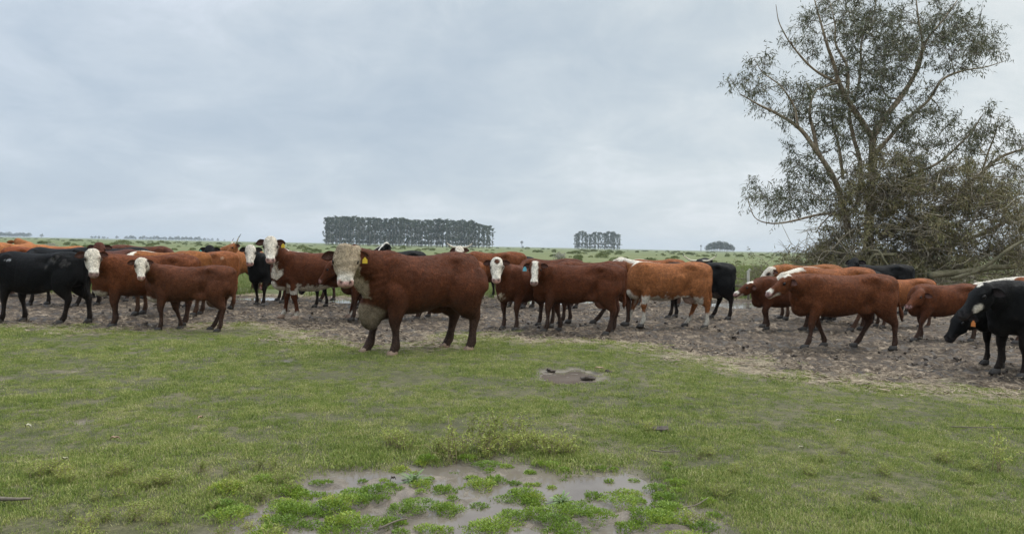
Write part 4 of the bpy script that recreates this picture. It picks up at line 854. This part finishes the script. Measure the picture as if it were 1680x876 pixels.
def paint(q):
    me, s, HM, O, hk, root, seed, coat = q['me2'], q['s'], q['HM'], q['O'], q['hk'], q['root'], q['seed'], np.array(q['coat'])
    n = len(me.vertices); P = np.empty(n * 3, np.float32); me.vertices.foreach_get('co', P); P = P.reshape(-1, 3).astype(float)
    Nn = np.empty(n * 3, np.float32); me.vertices.foreach_get('normal', Nn); Nn = Nn.reshape(-1, 3)
    U = P / s; X = q['X']; bull = q['bull']; face = q['face']; bw = q['bw']
    hl = ((U - O) @ HM) / hk; hx, hy, hz = hl.T
    inh = (hx > -.10) & (hx < .56) & (np.abs(hy) < .19) & (hz > -.285) & (hz < .16) & ~((hx < .0) & (hz < -.13))
    w1 = fbm(U * 7, seed); w2 = fbm(U * 22, seed + 5); w3 = fbm(U * 55, seed + 9, 2)
    # nostrils and mouth as real hollows
    D = np.zeros(n)
    for sy in (-1, 1):
        D -= .018 * np.exp(-(((hx - .456) / .017) ** 2 + ((hy - sy * .047 * bw) / .018) ** 2)) * inh * (hz > -.085)
        D -= .012 * np.exp(-(((hx - .155) / .03) ** 2 + ((hz + .055) / .02) ** 2)) * inh * (np.sign(hy) == sy)
    mouth = np.exp(-((hz + .098 - .10 * np.clip(.47 - hx, 0, 1)) / .007) ** 2) * inh * (hx > .34)
    D -= .007 * mouth
    npth = q['npth']; d2 = ((U[:, None, :] - npth[None]) ** 2).sum(2); ni = d2.argmin(1); nd = np.sqrt(d2.min(1)); nt_ = ni / (len(npth) - 1)
    rel = U - npth[ni]
    up = rel[:, 2] / (q['nh'][ni] + 1e-6)
    inneck = (nt_ > .28) & (nd < .40) & (U[:, 0] > X(.52))
    dmp = np.clip((U[:, 2] - .25) / .5, 0.25, 1)
    D += (.007 * w1 + .0035 * w2 * (1 + .8 * inh * (face != 'none')) + .0022 * w3) * dmp
    gs = lambda cx_, cz, rx, rz_: np.exp(-(((U[:, 0] - X(cx_)) / rx) ** 2 + ((U[:, 2] - cz) / rz_) ** 2)) * (~inh) * (np.abs(U[:, 1]) > .10)
    kb = (.5 if bull else 1.0) * np.random.default_rng(seed + 3).uniform(.7, 1.3)
    D += kb * (-.036 * gs(-.26, 1.13, .12, .085) - .020 * gs(.285, .92, .05, .22) - .030 * gs(-.34, .80, .07, .13) + .026 * gs(-.43, 1.225, .055, .05) - .018 * gs(.655, 1.0, .045, .16) + .012 * gs(.44, 1.08, .05, .14) + .012 * gs(.56, .80, .06, .08) - .014 * gs(-.70, .95, .05, .16) + .014 * gs(-.80, 1.17, .05, .05))
    rib = np.sin((U[:, 0] + .25 * U[:, 2]) * 52) * .0035 * sstep(.30, .2, np.abs(U[:, 0] - X(.08))) * sstep(.62, .72, U[:, 2]) * sstep(1.15, 1.0, U[:, 2]); D += rib * (0 if bull else 1)
    if bull:
        D += (.010 * np.abs(fbm(U * 18, 77, 2)) + .006 * w2) * (inh & (hx < .12) & (hz > -.17))
        # throat and dewlap wrinkles
        wr = np.sin(U[:, 2] * 70 + 4 * w1 + U[:, 0] * 25); D += .004 * wr * ((up < -.3) & inneck)
    C = np.tile(coat, (n, 1)); curl = np.zeros(n)
    C *= (1 + .16 * w1 + .10 * w2)[:, None]
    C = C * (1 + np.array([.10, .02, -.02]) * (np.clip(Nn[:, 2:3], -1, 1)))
    wh = np.array(WHITE); cream = np.array(CREAM)
    def put(mask, col):
        nonlocal C
        mask = np.clip(mask, 0, 1)[:, None]; C = C * (1 - mask) + np.asarray(col) * (1 + .07 * w2)[:, None] * mask
    tan = np.array((.30, .242, .17)); wht = tan if bull else wh
    if q['brisket'] or bull:
        tg = unit(np.gradient(npth, axis=0)); sdv = unit(np.cross(tg, [0, 0, 1.0])); lat = np.abs((rel * sdv[ni]).sum(1))
        bm = (q['brisket'] != 'low') * sstep(-.66, -.80, up + .26 * w1 + .2 * w2) * inneck * sstep(.03, 0, lat - np.interp(nt_, [.25, .5, .8], [.055, .035, .035] if bull else [.13, .075, .06]) + .04 * w1 + .03 * w2)
        lim = .68 if bull else (.68 if q['brisket'] == 'low' else .76)
        bm = np.maximum(bm, sstep(.0, .04, lim - U[:, 2] + .05 * w1) * sstep(X(.56), X(.64), U[:, 0] + .05 * w1) * sstep(.125, .09, np.abs(U[:, 1]) - .03 * w1) * (U[:, 2] > .30))
        put(bm, wht); curl = np.maximum(curl, bm * (.9 if bull else .35))
    if q['crest']:
        cm = sstep(.62, .80, up + .12 * w1) * inneck * (nt_ > .3)
        cm = np.maximum(cm, sstep(.055, .03, np.abs(U[:, 1]) + .02 * w1) * sstep(1.18, 1.24, U[:, 2]) * sstep(X(.15), X(.3), U[:, 0] + .1 * w1))
        put(cm, wh); curl = np.maximum(curl, cm * .2)
    if q['under']:
        um = sstep(.65, .60, U[:, 2] + .14 * w1 + .09 * w2) * (U[:, 2] > .48) * (np.abs(U[:, 0] - X(-.05)) < .62 * q['lx']) * (np.abs(U[:, 1]) < .30)
        put(um, wh * .85)
    if q['udder']: put(sstep(.19, .13, np.sqrt(((U - np.array([X(-.45), 0, .57])) ** 2).sum(1))), q['udder'])
    hm = np.zeros(n)
    if face in ('white', 'spot'):
        back = sstep(-.10, -.06, hx + .03 * w1) * sstep(-.22, -.16, hz + .06 * sstep(.12, .3, hx) * 2 + .03 * w1)
        if bull: back = sstep(-.13, -.09, hx + .02 * w1) * sstep(-.16, -.11, hz - .02 + .22 * sstep(.06, .3, hx) + .03 * w1)
        hm = back * inh
        put(hm, tan * 1.15 if bull else wh)
        if bull: put(hm * sstep(.25, .38, hx), wh * .8)
        curl = np.maximum(curl, hm * (1.0 if bull else .5) * sstep(.41, .31, hx))
        er = np.exp(-(((hx - .155) / .052) ** 2 + ((hz + .055) / .042) ** 2)) * (1 + .5 * w2) * inh * (np.abs(hy) > .06)
        if not bull: put(er * 1.5, coat * .35)
    if face == 'white' and not bull: put(hm * sstep(.36, .55, w2 + .35 * w3) * .55, coat * .9 + .03)
    if face == 'spot': put(sstep(.062, .046, np.hypot(hx - .075, (hy - .005)) + .012 * w2) * inh * (hz > -.06), coat)
    if face == 'blaze':
        hm = sstep(.072, .045, np.abs(hy - .006) + .034 * w1 + .02 * w2 - .03 * sstep(.32, .42, hx)) * inh * (hz > -.10 - .12 * sstep(.30, .36, hx)) * sstep(-.06, -.02, hx)
        put(hm, wh)
    if face == 'cheek':
        put(sstep(.075, .05, np.sqrt((hx - .30) ** 2 + (hz + .10) ** 2 * 2.2) + .03 * w2) * inh * (np.abs(hy) > .03), wh); put(sstep(.05, .03, np.hypot(hx - .03, hy) + .02 * w2) * inh * (hz > -.05), wh)
    if face == 'snip':
        hm = sstep(.33, .37, hx + .03 * w1) * inh * sstep(-.02, .02, hz + .09 - .2 * np.abs(w1)); hm = np.maximum(hm * 0, hm)
        put(hm, wh); put(sstep(.09, .06, hx + .02 * w1) * inh * (hz > -.04) * (np.abs(hy) < .07), wh); put(sstep(.05, .1, hx - .22 + .05 * w1) * inh * sstep(-.10, -.14, hz), wh)
    for (pp, rad, colr) in q['patches']:
        pp = np.array([X(pp[0]), pp[1], pp[2]]); dd = np.sqrt((((U - pp) * np.array([1, .8, 1.25])) ** 2).sum(1)); put(sstep(rad, rad * .6, dd + rad * 1.0 * w2 + rad * .5 * w3) * (.6 + .8 * (w3 > -.1)), colr)
    mz = sstep(.405, .432, hx + .008 * w2 - .02 * (np.abs(hy) < .06)) * inh * sstep(-.105, -.095, hz)
    mcol = {'pink': np.array(PINK), 'dark': np.array((.03, .026, .026)), 'mixed': np.array((.30, .17, .15))}[q['muzzle']]
    put(mz * .9, mcol); curl *= 1 - mz
    for sy in (-1, 1):
        put(1.2 * np.exp(-(((hx - .457) / .016) ** 2 + ((hy - sy * .047 * bw) / .018) ** 2)) * inh * (hz > -.085), mcol * .15)
    put(mouth * .8, (.05, .03, .03))
    if q['socks']:
        put(sstep(q['socks'], q['socks'] - .07, U[:, 2] + .16 * w1 + .06 * w2), wh)
    mh = q['mud']; mm = sstep(mh + .25, mh * .3, U[:, 2] + .14 * w1) * (1 - inh) * .85
    lowwhite = .35 if q['socks'] else 1
    put(mm * lowwhite, np.array(MUDC) * (.55 if coat.sum() < .06 else 1.0))
    sp = sstep(.38, .5, w2) * sstep(1.0, .5, U[:, 2]) * (1 - inh) * .5; put(sp, np.array(MUDC) * 1.1)
    P2 = P + Nn * (D * s)[:, None]
    me.vertices.foreach_set('co', P2.astype(np.float32).ravel())
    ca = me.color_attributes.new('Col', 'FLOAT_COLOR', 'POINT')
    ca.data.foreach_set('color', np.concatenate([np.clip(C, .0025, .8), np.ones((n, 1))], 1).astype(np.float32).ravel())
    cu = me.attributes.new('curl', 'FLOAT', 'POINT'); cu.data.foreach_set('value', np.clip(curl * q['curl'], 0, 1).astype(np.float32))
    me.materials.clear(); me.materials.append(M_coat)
    me.polygons.foreach_set('use_smooth', [True] * len(me.polygons)); me.update(); me.name = 'body'
    link('body', me, root)
    q['U'] = P2 / s
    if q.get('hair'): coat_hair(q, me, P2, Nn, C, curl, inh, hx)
    # parts
    def place(nm, mesh, loc, M3, sc, parent=root):
        o = link(nm, mesh, parent); mw = Matrix([[*(M3[0] * sc), loc[0]], [*(M3[1] * sc), loc[1]], [*(M3[2] * sc), loc[2]], [0, 0, 0, 1]])
        o.matrix_local = mw; return o
    hcol = M_hoof_pale if q['hoof'] == 'pale' else M_hoof_dark
    for i, f in enumerate(q['feet']):
        place('hoof', hoof_mesh(hcol), np.array([f[0] + .012, f[1], max(0.0, f[2] - .03)]) * s, np.eye(3), s * (1.0 if bull else 1.05) * q['thick'])
    for sy in (-1, 1):
        sideY = HM[:, 1] * sy
        M3 = np.stack([HM[:, 0], sideY, HM[:, 2]], 1)
        place('eye', eye_mesh(), q['hd'](.155, sy * .119 * bw, -.052) * s, M3, s * hk)
        ed = unit(sideY * .95 - HM[:, 2] * .30 + HM[:, 0] * (.12 - q['earup'])); nn_ = HM[:, 0] * .55 + HM[:, 2] * .80; nn_ = unit(nn_ - ed * nn_.dot(ed)); yy = np.cross(nn_, ed)
        outer = coat * (1.0 if coat.sum() < .06 else .75); inner = (np.array((.10, .05, .04)) if coat.sum() > .06 else np.array((.03, .022, .02)))
        e = place('ear', ear_mesh(outer, inner, 1.05 if bull else 1.0), q['hd'](.035, sy * .106 * bw, -.085) * s, np.stack([ed, yy, nn_], 1), s * hk)
        tg = (q['tags'] or {}).get('L' if sy > 0 else 'R')
        if tg is not None:
            # hangs down in world space from the middle of the ear, facing where the ear opens
            z = np.array([0, 0, 1.0]); E3 = np.stack([ed, yy, nn_], 1); nf = unit(nn_ * np.array([1, 1, 0]) + 1e-6); xx = np.cross(z, -nf); xx = unit(xx)
            Tm = E3.T @ np.stack([xx, np.cross(z, xx), z], 1)
            place('ear_tag', tag_mesh(tg), np.array([.12, .0, .012]), Tm, 1.0 / (s * hk) * .95, e)
        if q['horns']:
            L, upw, outw, fw = q['horns']
            tpts = [hd_ for hd_ in (np.array([.0, sy * .07, -.04]), np.array([-.01, sy * (.07 + outw * .45), -.03]), np.array([-.02 - upw * .4, sy * (.07 + outw * .85), -.0 + fw * .5]), np.array([-.02 - upw, sy * (.07 + outw), fw]))]
            pth = catmull(np.array(tpts), 12); hb = MB(); hb.tube(pth, np.linspace(.030, .006, 12), n=8)
            hm_ = hb.mesh('horn', M_horn); hm_.materials.append(M_horn_tip)
            for p in hm_.polygons:
                if p.index >= 8 * 8 and p.index < 8 * 11: p.material_index = 1
            place('horn', hm_, O * s, HM, s * hk)
CAM_AZ = lambda px: -90 - math.degrees(math.atan((px - 840) / FPX))   # azimuth that looks back at the camera
def herd():
    c = cow
    # ---- left group
    c(70, 528, 180, 1.27, (-62, 432), 185, 50, BLACK, 'black cow nearest the left edge, cut off by it, grey scuffs on its hip', seed=1, legs=(.10, -.12, .10, -.22),
      patches=[((.42, .26, 1.16), .05, (.5, .5, .5)), ((.34, .28, 1.10), .014, (.5, .5, .5)), ((-.42, .27, 1.17), .10, (.07, .065, .06)), ((-.62, .25, 1.10), .09, (.05, .045, .042)), ((-.3, .3, 1.05), .05, (.05, .045, .04))], muzzle='dark', wid=1.02)
    c(246, 533, 203, 1.27, (152, 408), CAM_AZ(152) + 8, 62, RED, 'red cow with curly white face and cream brisket patch behind the small red heifer', seed=2, face='white', brisket='low', neck=.66, muzzle='mixed', hs=.97)
    c(318, 541, 180, 1.11, (231, 422), CAM_AZ(231) + 4, 62, (0.0850, 0.0289, 0.0123), 'small dull red heifer standing on the grass with muddy white face turned to the camera', name='heifer', cat='heifer', seed=3, face='white',
      legs=(.02, -.28, .02, .30), udder=(.22, .13, .09), brisket='low', muzzle='pink', hs=.86, tail=(.05, 0), belly=-.035, vox=.015)
    c(278, 515, 181, 1.30, (196, 424), 190, 50, ORANGE, 'orange cow with white poll patch, its back rising behind the small red heifer', seed=4, face='white', crest=True, neck=.68)
    c(336, 505, 170, 1.29, (262, 430), 175, 45, (.185, .064, .022), 'orange red cow with branded hip and hanging tail, left of the black white-faced cow', seed=5, patches=[((-.62, .24, 1.16), .055, (.42, .25, .15))], tail=(.03, 0))
    c(452, 498, 247, 1.27, (411, 402), CAM_AZ(411) - 4, 62, BLACK, 'black cow with white face and dark eye patches, walking at the camera', seed=6, face='white', muzzle='pink', legs=(.1, -.08, 0, .1), curl=.6)
    c(527, 521, 198, 1.36, (444, 388), CAM_AZ(444), 60, DKRED, 'tall dark red cow with white face and white brisket, yellow-tagged, left of the bull', seed=7, face='white', brisket=True, under=True, crest=True, neck=.74, tags={'L': M_tag_y},
      mud=.10, socks=.20, dewlap=.5, legs=(-.12, .14, 0, 0), muzzle='pink', hoof='pale')
    c(627, 524, 180, 1.20, (541, 428), 190, 58, DKRED, 'plain dark red cow with lowered head peering out from behind the bull', seed=8, legs=(.05, -.1, .25, -.2), muzzle='mixed', patches=[((5, 0, 0), .01, WHITE)])
    # ---- the bull
    c(697, 575, 214, 1.41, (567, 406), CAM_AZ(567) + 2, 63, (0.0736, 0.0226, 0.0088), 'massive dark red bull with curly cream head and dewlap and a yellow ear tag', name='bull', cat='bull', bull=True, seed=9, face='white',
      neck=.70, hs=.85, tags={'L': M_tag_y}, dewlap=1.0, thick=1.06, mud=.62, vox=.0145, hoof='pale', legs=(.0, .20, -.04, .10), wid=1.03, muzzle='pink', tail=(.0, -.05))
    # ---- behind the left group
    c(186, 496, 252, 1.27, (163, 397), CAM_AZ(163), 50, BROWN, 'dark brown curly-polled cow looking over the white-faced red cow', seed=10, vox=.02, muzzle='dark')
    c(22, 481, 84, 1.36, (30, 390), 88, 25, (.27, .105, .036), 'pale orange cow seen from behind with upright ears, at the far left', seed=11, vox=.022, earup=.75, hs=1.0, neck=.66, near=False)
    c(60, 484, 40, 1.27, (52, 402), 340, 35, (.16, .045, .015), 'dark orange cow with dark head, second from the left edge at the back', seed=12, vox=.022, neck=.55)
    c(92, 474, 15, 1.30, (128, 412), 10, 45, (.27, .105, .036), 'orange cow furthest back beyond the black backs at left', seed=13, vox=.024)
    c(106, 500, 178, 1.31, (40, 428), 185, 55, BLACK, 'black cow standing between the left edge black cow and the brown one', seed=14, vox=.02, muzzle='dark', legs=(.1, -.1, .2, -.1))
    c(228, 484, 2, 1.36, (290, 416), 5, 50, DKRED, 'brown red cow with only its long back showing at left rear', seed=15, vox=.022)
    c(194, 488, 182, 1.31, (150, 426), 185, 60, BLACK, 'black cow of which a strip of back shows beneath the brown red one', seed=16, vox=.024, muzzle='dark')
    c(347, 487, 268, 1.26, (344, 402), CAM_AZ(344), 52, BLACK, 'black cow with teal ear tag facing the camera over an orange back', seed=17, vox=.02, tags={'R': M_tag_t}, muzzle='dark', earup=.05)
    c(392, 480, 235, 1.30, (383, 398), 230, 45, (.23, .086, .03), 'horned orange cow with upswept pale horns at the back left', seed=18, vox=.02, horns=(0, .22, .24, .06), tilt=16)
    c(560, 503, 180, 1.22, (505, 450), 190, 60, BLACK, 'black cow mostly hidden behind the tall dark red cow, legs showing', seed=19, vox=.022, muzzle='dark', legs=(.05, -.15, .1, -.1))
    c(652, 494, 215, 1.36, (632, 397), 200, 48, BLACK, 'black cow with white forehead showing above the bull shoulders', seed=20, vox=.02, face='blaze', muzzle='dark', crest=True)
    c(768, 490, 262, 1.30, (754, 403), CAM_AZ(754), 50, (.18, .062, .022), 'horned cow with white poll behind the bull rump', seed=21, vox=.02, face='white', horns=(0, .13, .3, .05))
    # ---- middle group
    c(812, 500, 158, 1.39, (742, 432), 165, 55, (0.1275, 0.0399, 0.0135), 'brown red cow seen from the rump side behind the spot-faced cow', seed=22, vox=.018, legs=(0, 0, .1, -.1))
    c(866, 537, 228, 1.21, (815, 422), CAM_AZ(815), 62, DKRED, 'dark red cow facing the camera with white face and red forehead spot', seed=23, face='spot', brisket=False, neck=.66, muzzle='pink', hs=.98, curl=.3,
      patches=[((.78, .0, .68), .09, CREAM)], vox=.0155)
    c(953, 545, 168, 1.25, (878, 428), CAM_AZ(878) - 6, 64, (0.0776, 0.0236, 0.0088), 'dark red cow with narrow white blaze and pale blue ear tag', seed=24, face='blaze', tags={'R': M_tag_b}, legs=(.08, -.16, .06, .0), udder=(.24, .11, .08), muzzle='mixed', vox=.0155, tail=(.02, 0), neck=.64, hs=.88)
    c(972, 530, 180, 1.27, (905, 448), 185, 60, (0.0840, 0.0260, 0.0097), 'dark red cow half hidden behind the blue-tagged one, tail hanging', seed=25, legs=(.1, -.1, -.15, .5), tail=(.06, .03), vox=.018)
    c(837, 487, 180, 1.24, (780, 440), 185, 55, BLACK, 'black cow far behind the spot-faced cow, only legs showing', seed=26, vox=.024, muzzle='dark')
    c(1100, 535, 180, 1.29, (1019, 421), 168, 25, (.225, .083, .029), 'orange cow with white belly, white brisket and white crest at centre right', seed=27, face='white', crest=True, brisket=True, under=True, socks=.33, mud=.16, legs=(.05, .33, -.12, .2), near=False,
      udder=(.36, .25, .2), belly=.03, dewlap=.5, neck=.76, tail=(.04, .0))
    c(1146, 521, 180, 1.26, (1068, 452), 185, 55, BLACK, 'black cow with pale udder behind the white-bellied orange cow', seed=28, muzzle='dark', legs=(.15, -.1, -.1, .22), udder=(.12, .10, .085), vox=.018)
    c(1152, 496, 250, 1.30, (1148, 425), 265, 40, BLACK, 'black horned cow with wide pale horns over the orange cow rump', seed=29, vox=.022, horns=(0, .13, .40, .1), muzzle='dark')
    # ---- right group
    c(1387, 569, 182, 1.20, (1291, 450), 183, 38, (0.1025, 0.0324, 0.0115), 'long red cow walking left in front of the right hand group, white nose and cheek', seed=30, face='snip', lx=1.12, legs=(.17, -.38, -.20, .40), tail=(.05, .12), vox=.0155, neck=.66, muzzle='mixed')
    c(1295, 541, 181, 1.06, (1230, 461), 182, 34, DKRED, 'young dark red animal with white forehead walking ahead of the long red cow', name='heifer', cat='heifer', seed=31, face='snip', legs=(.25, -.12, .1, -.2), lifts=(.10, 0, 0, 0), muzzle='mixed', neck=.64)
    c(1325, 523, 181, 1.26, (1262, 437), 185, 48, ORANGE, 'orange cow with white head rearmost in the right hand group', seed=32, face='white', vox=.019, neck=.66, muzzle='mixed')
    c(1368, 540, 181, 1.25, (1284, 446), 184, 45, (.19, .066, .023), 'orange red cow with a broad white stripe along its neck', seed=33, face='white', crest=True, vox=.018, legs=(.1, -.2, .3, -.1))
    c(1445, 513, 172, 1.27, (1402, 422), 225, 40, BLACK, 'black cow in front of the fallen branches, head raised', seed=34, vox=.02, muzzle='dark')
    c(1480, 536, 180, 1.03, (1391, 452), 185, 50, (.20, .070, .025), 'small orange cow behind the swinging tail of the long red cow', seed=35, face='white', vox=.019)
    c(1553, 557, 184, 1.02, (1508, 474), 198, 44, (0.0968, 0.0299, 0.0108), 'red calf with pale muddy muzzle between the long red cow and the black cows', name='calf', cat='calf', seed=36, legs=(.30, -.08, .1, -.2), muzzle='mixed', face='none', neck=.56, hs=1.05)
    c(1722, 615, 184, 1.23, (1612, 463), 184, 50, BLACK, 'large black cow with white cheek mark at the right edge', seed=37, muzzle='dark', legs=(-.05, .08, 0, 0), patches=[], neck=.70, hs=1.08, face='cheek')
    c(1684, 598, 186, 1.13, (1574, 510), 188, 60, BLACK, 'black cow with orange ear tag and lowered head under the larger black one', seed=38, muzzle='dark', tags={'L': M_tag_o}, neck=.72, hang=.5, belly=.06)
    c(1722, 562, 180, 1.19, (1600, 462), 180, 45, (.18, .062, .022), 'red cow with white topline glimpsed behind the black cows at right', seed=39, crest=True, face='white', vox=.019, legs=(.2, -.3, .2, -.2), neck=.72)
    # ---- animals of which only legs and a strip of back show
    c(500, 492, 181, 1.24, (440, 446), 185, 60, RED, 'red cow whose legs show beneath the tall white-bellied dark red cow', seed=40, vox=.026, legs=(.1, -.1, .1, -.2), hair=1)
    c(736, 521, 179, 1.22, (668, 452), 185, 60, (.16, .052, .017), 'orange red cow hidden by the bull except its rump and hind leg', seed=41, vox=.022, legs=(.1, -.1, -.1, .2), hair=1)
    c(905, 504, 180, 1.25, (846, 446), 185, 60, DKRED, 'dark red cow showing a strip of back over the blue-tagged cow', seed=42, vox=.024, legs=(.15, -.1, .1, -.1), hair=1)
    c(1078, 500, 180, 1.27, (1022, 440), 185, 60, (.18, .062, .02), 'cow with a white topline just showing above the orange cow at centre right', seed=43, vox=.024, crest=True, hair=1)
    c(1392, 529, 180, 1.16, (1318, 470), 185, 60, BLACK, 'black cow whose legs show beneath the long red cow', seed=44, vox=.024, legs=(.2, -.2, .2, -.1), hair=1)
herd()
finish_cattle()
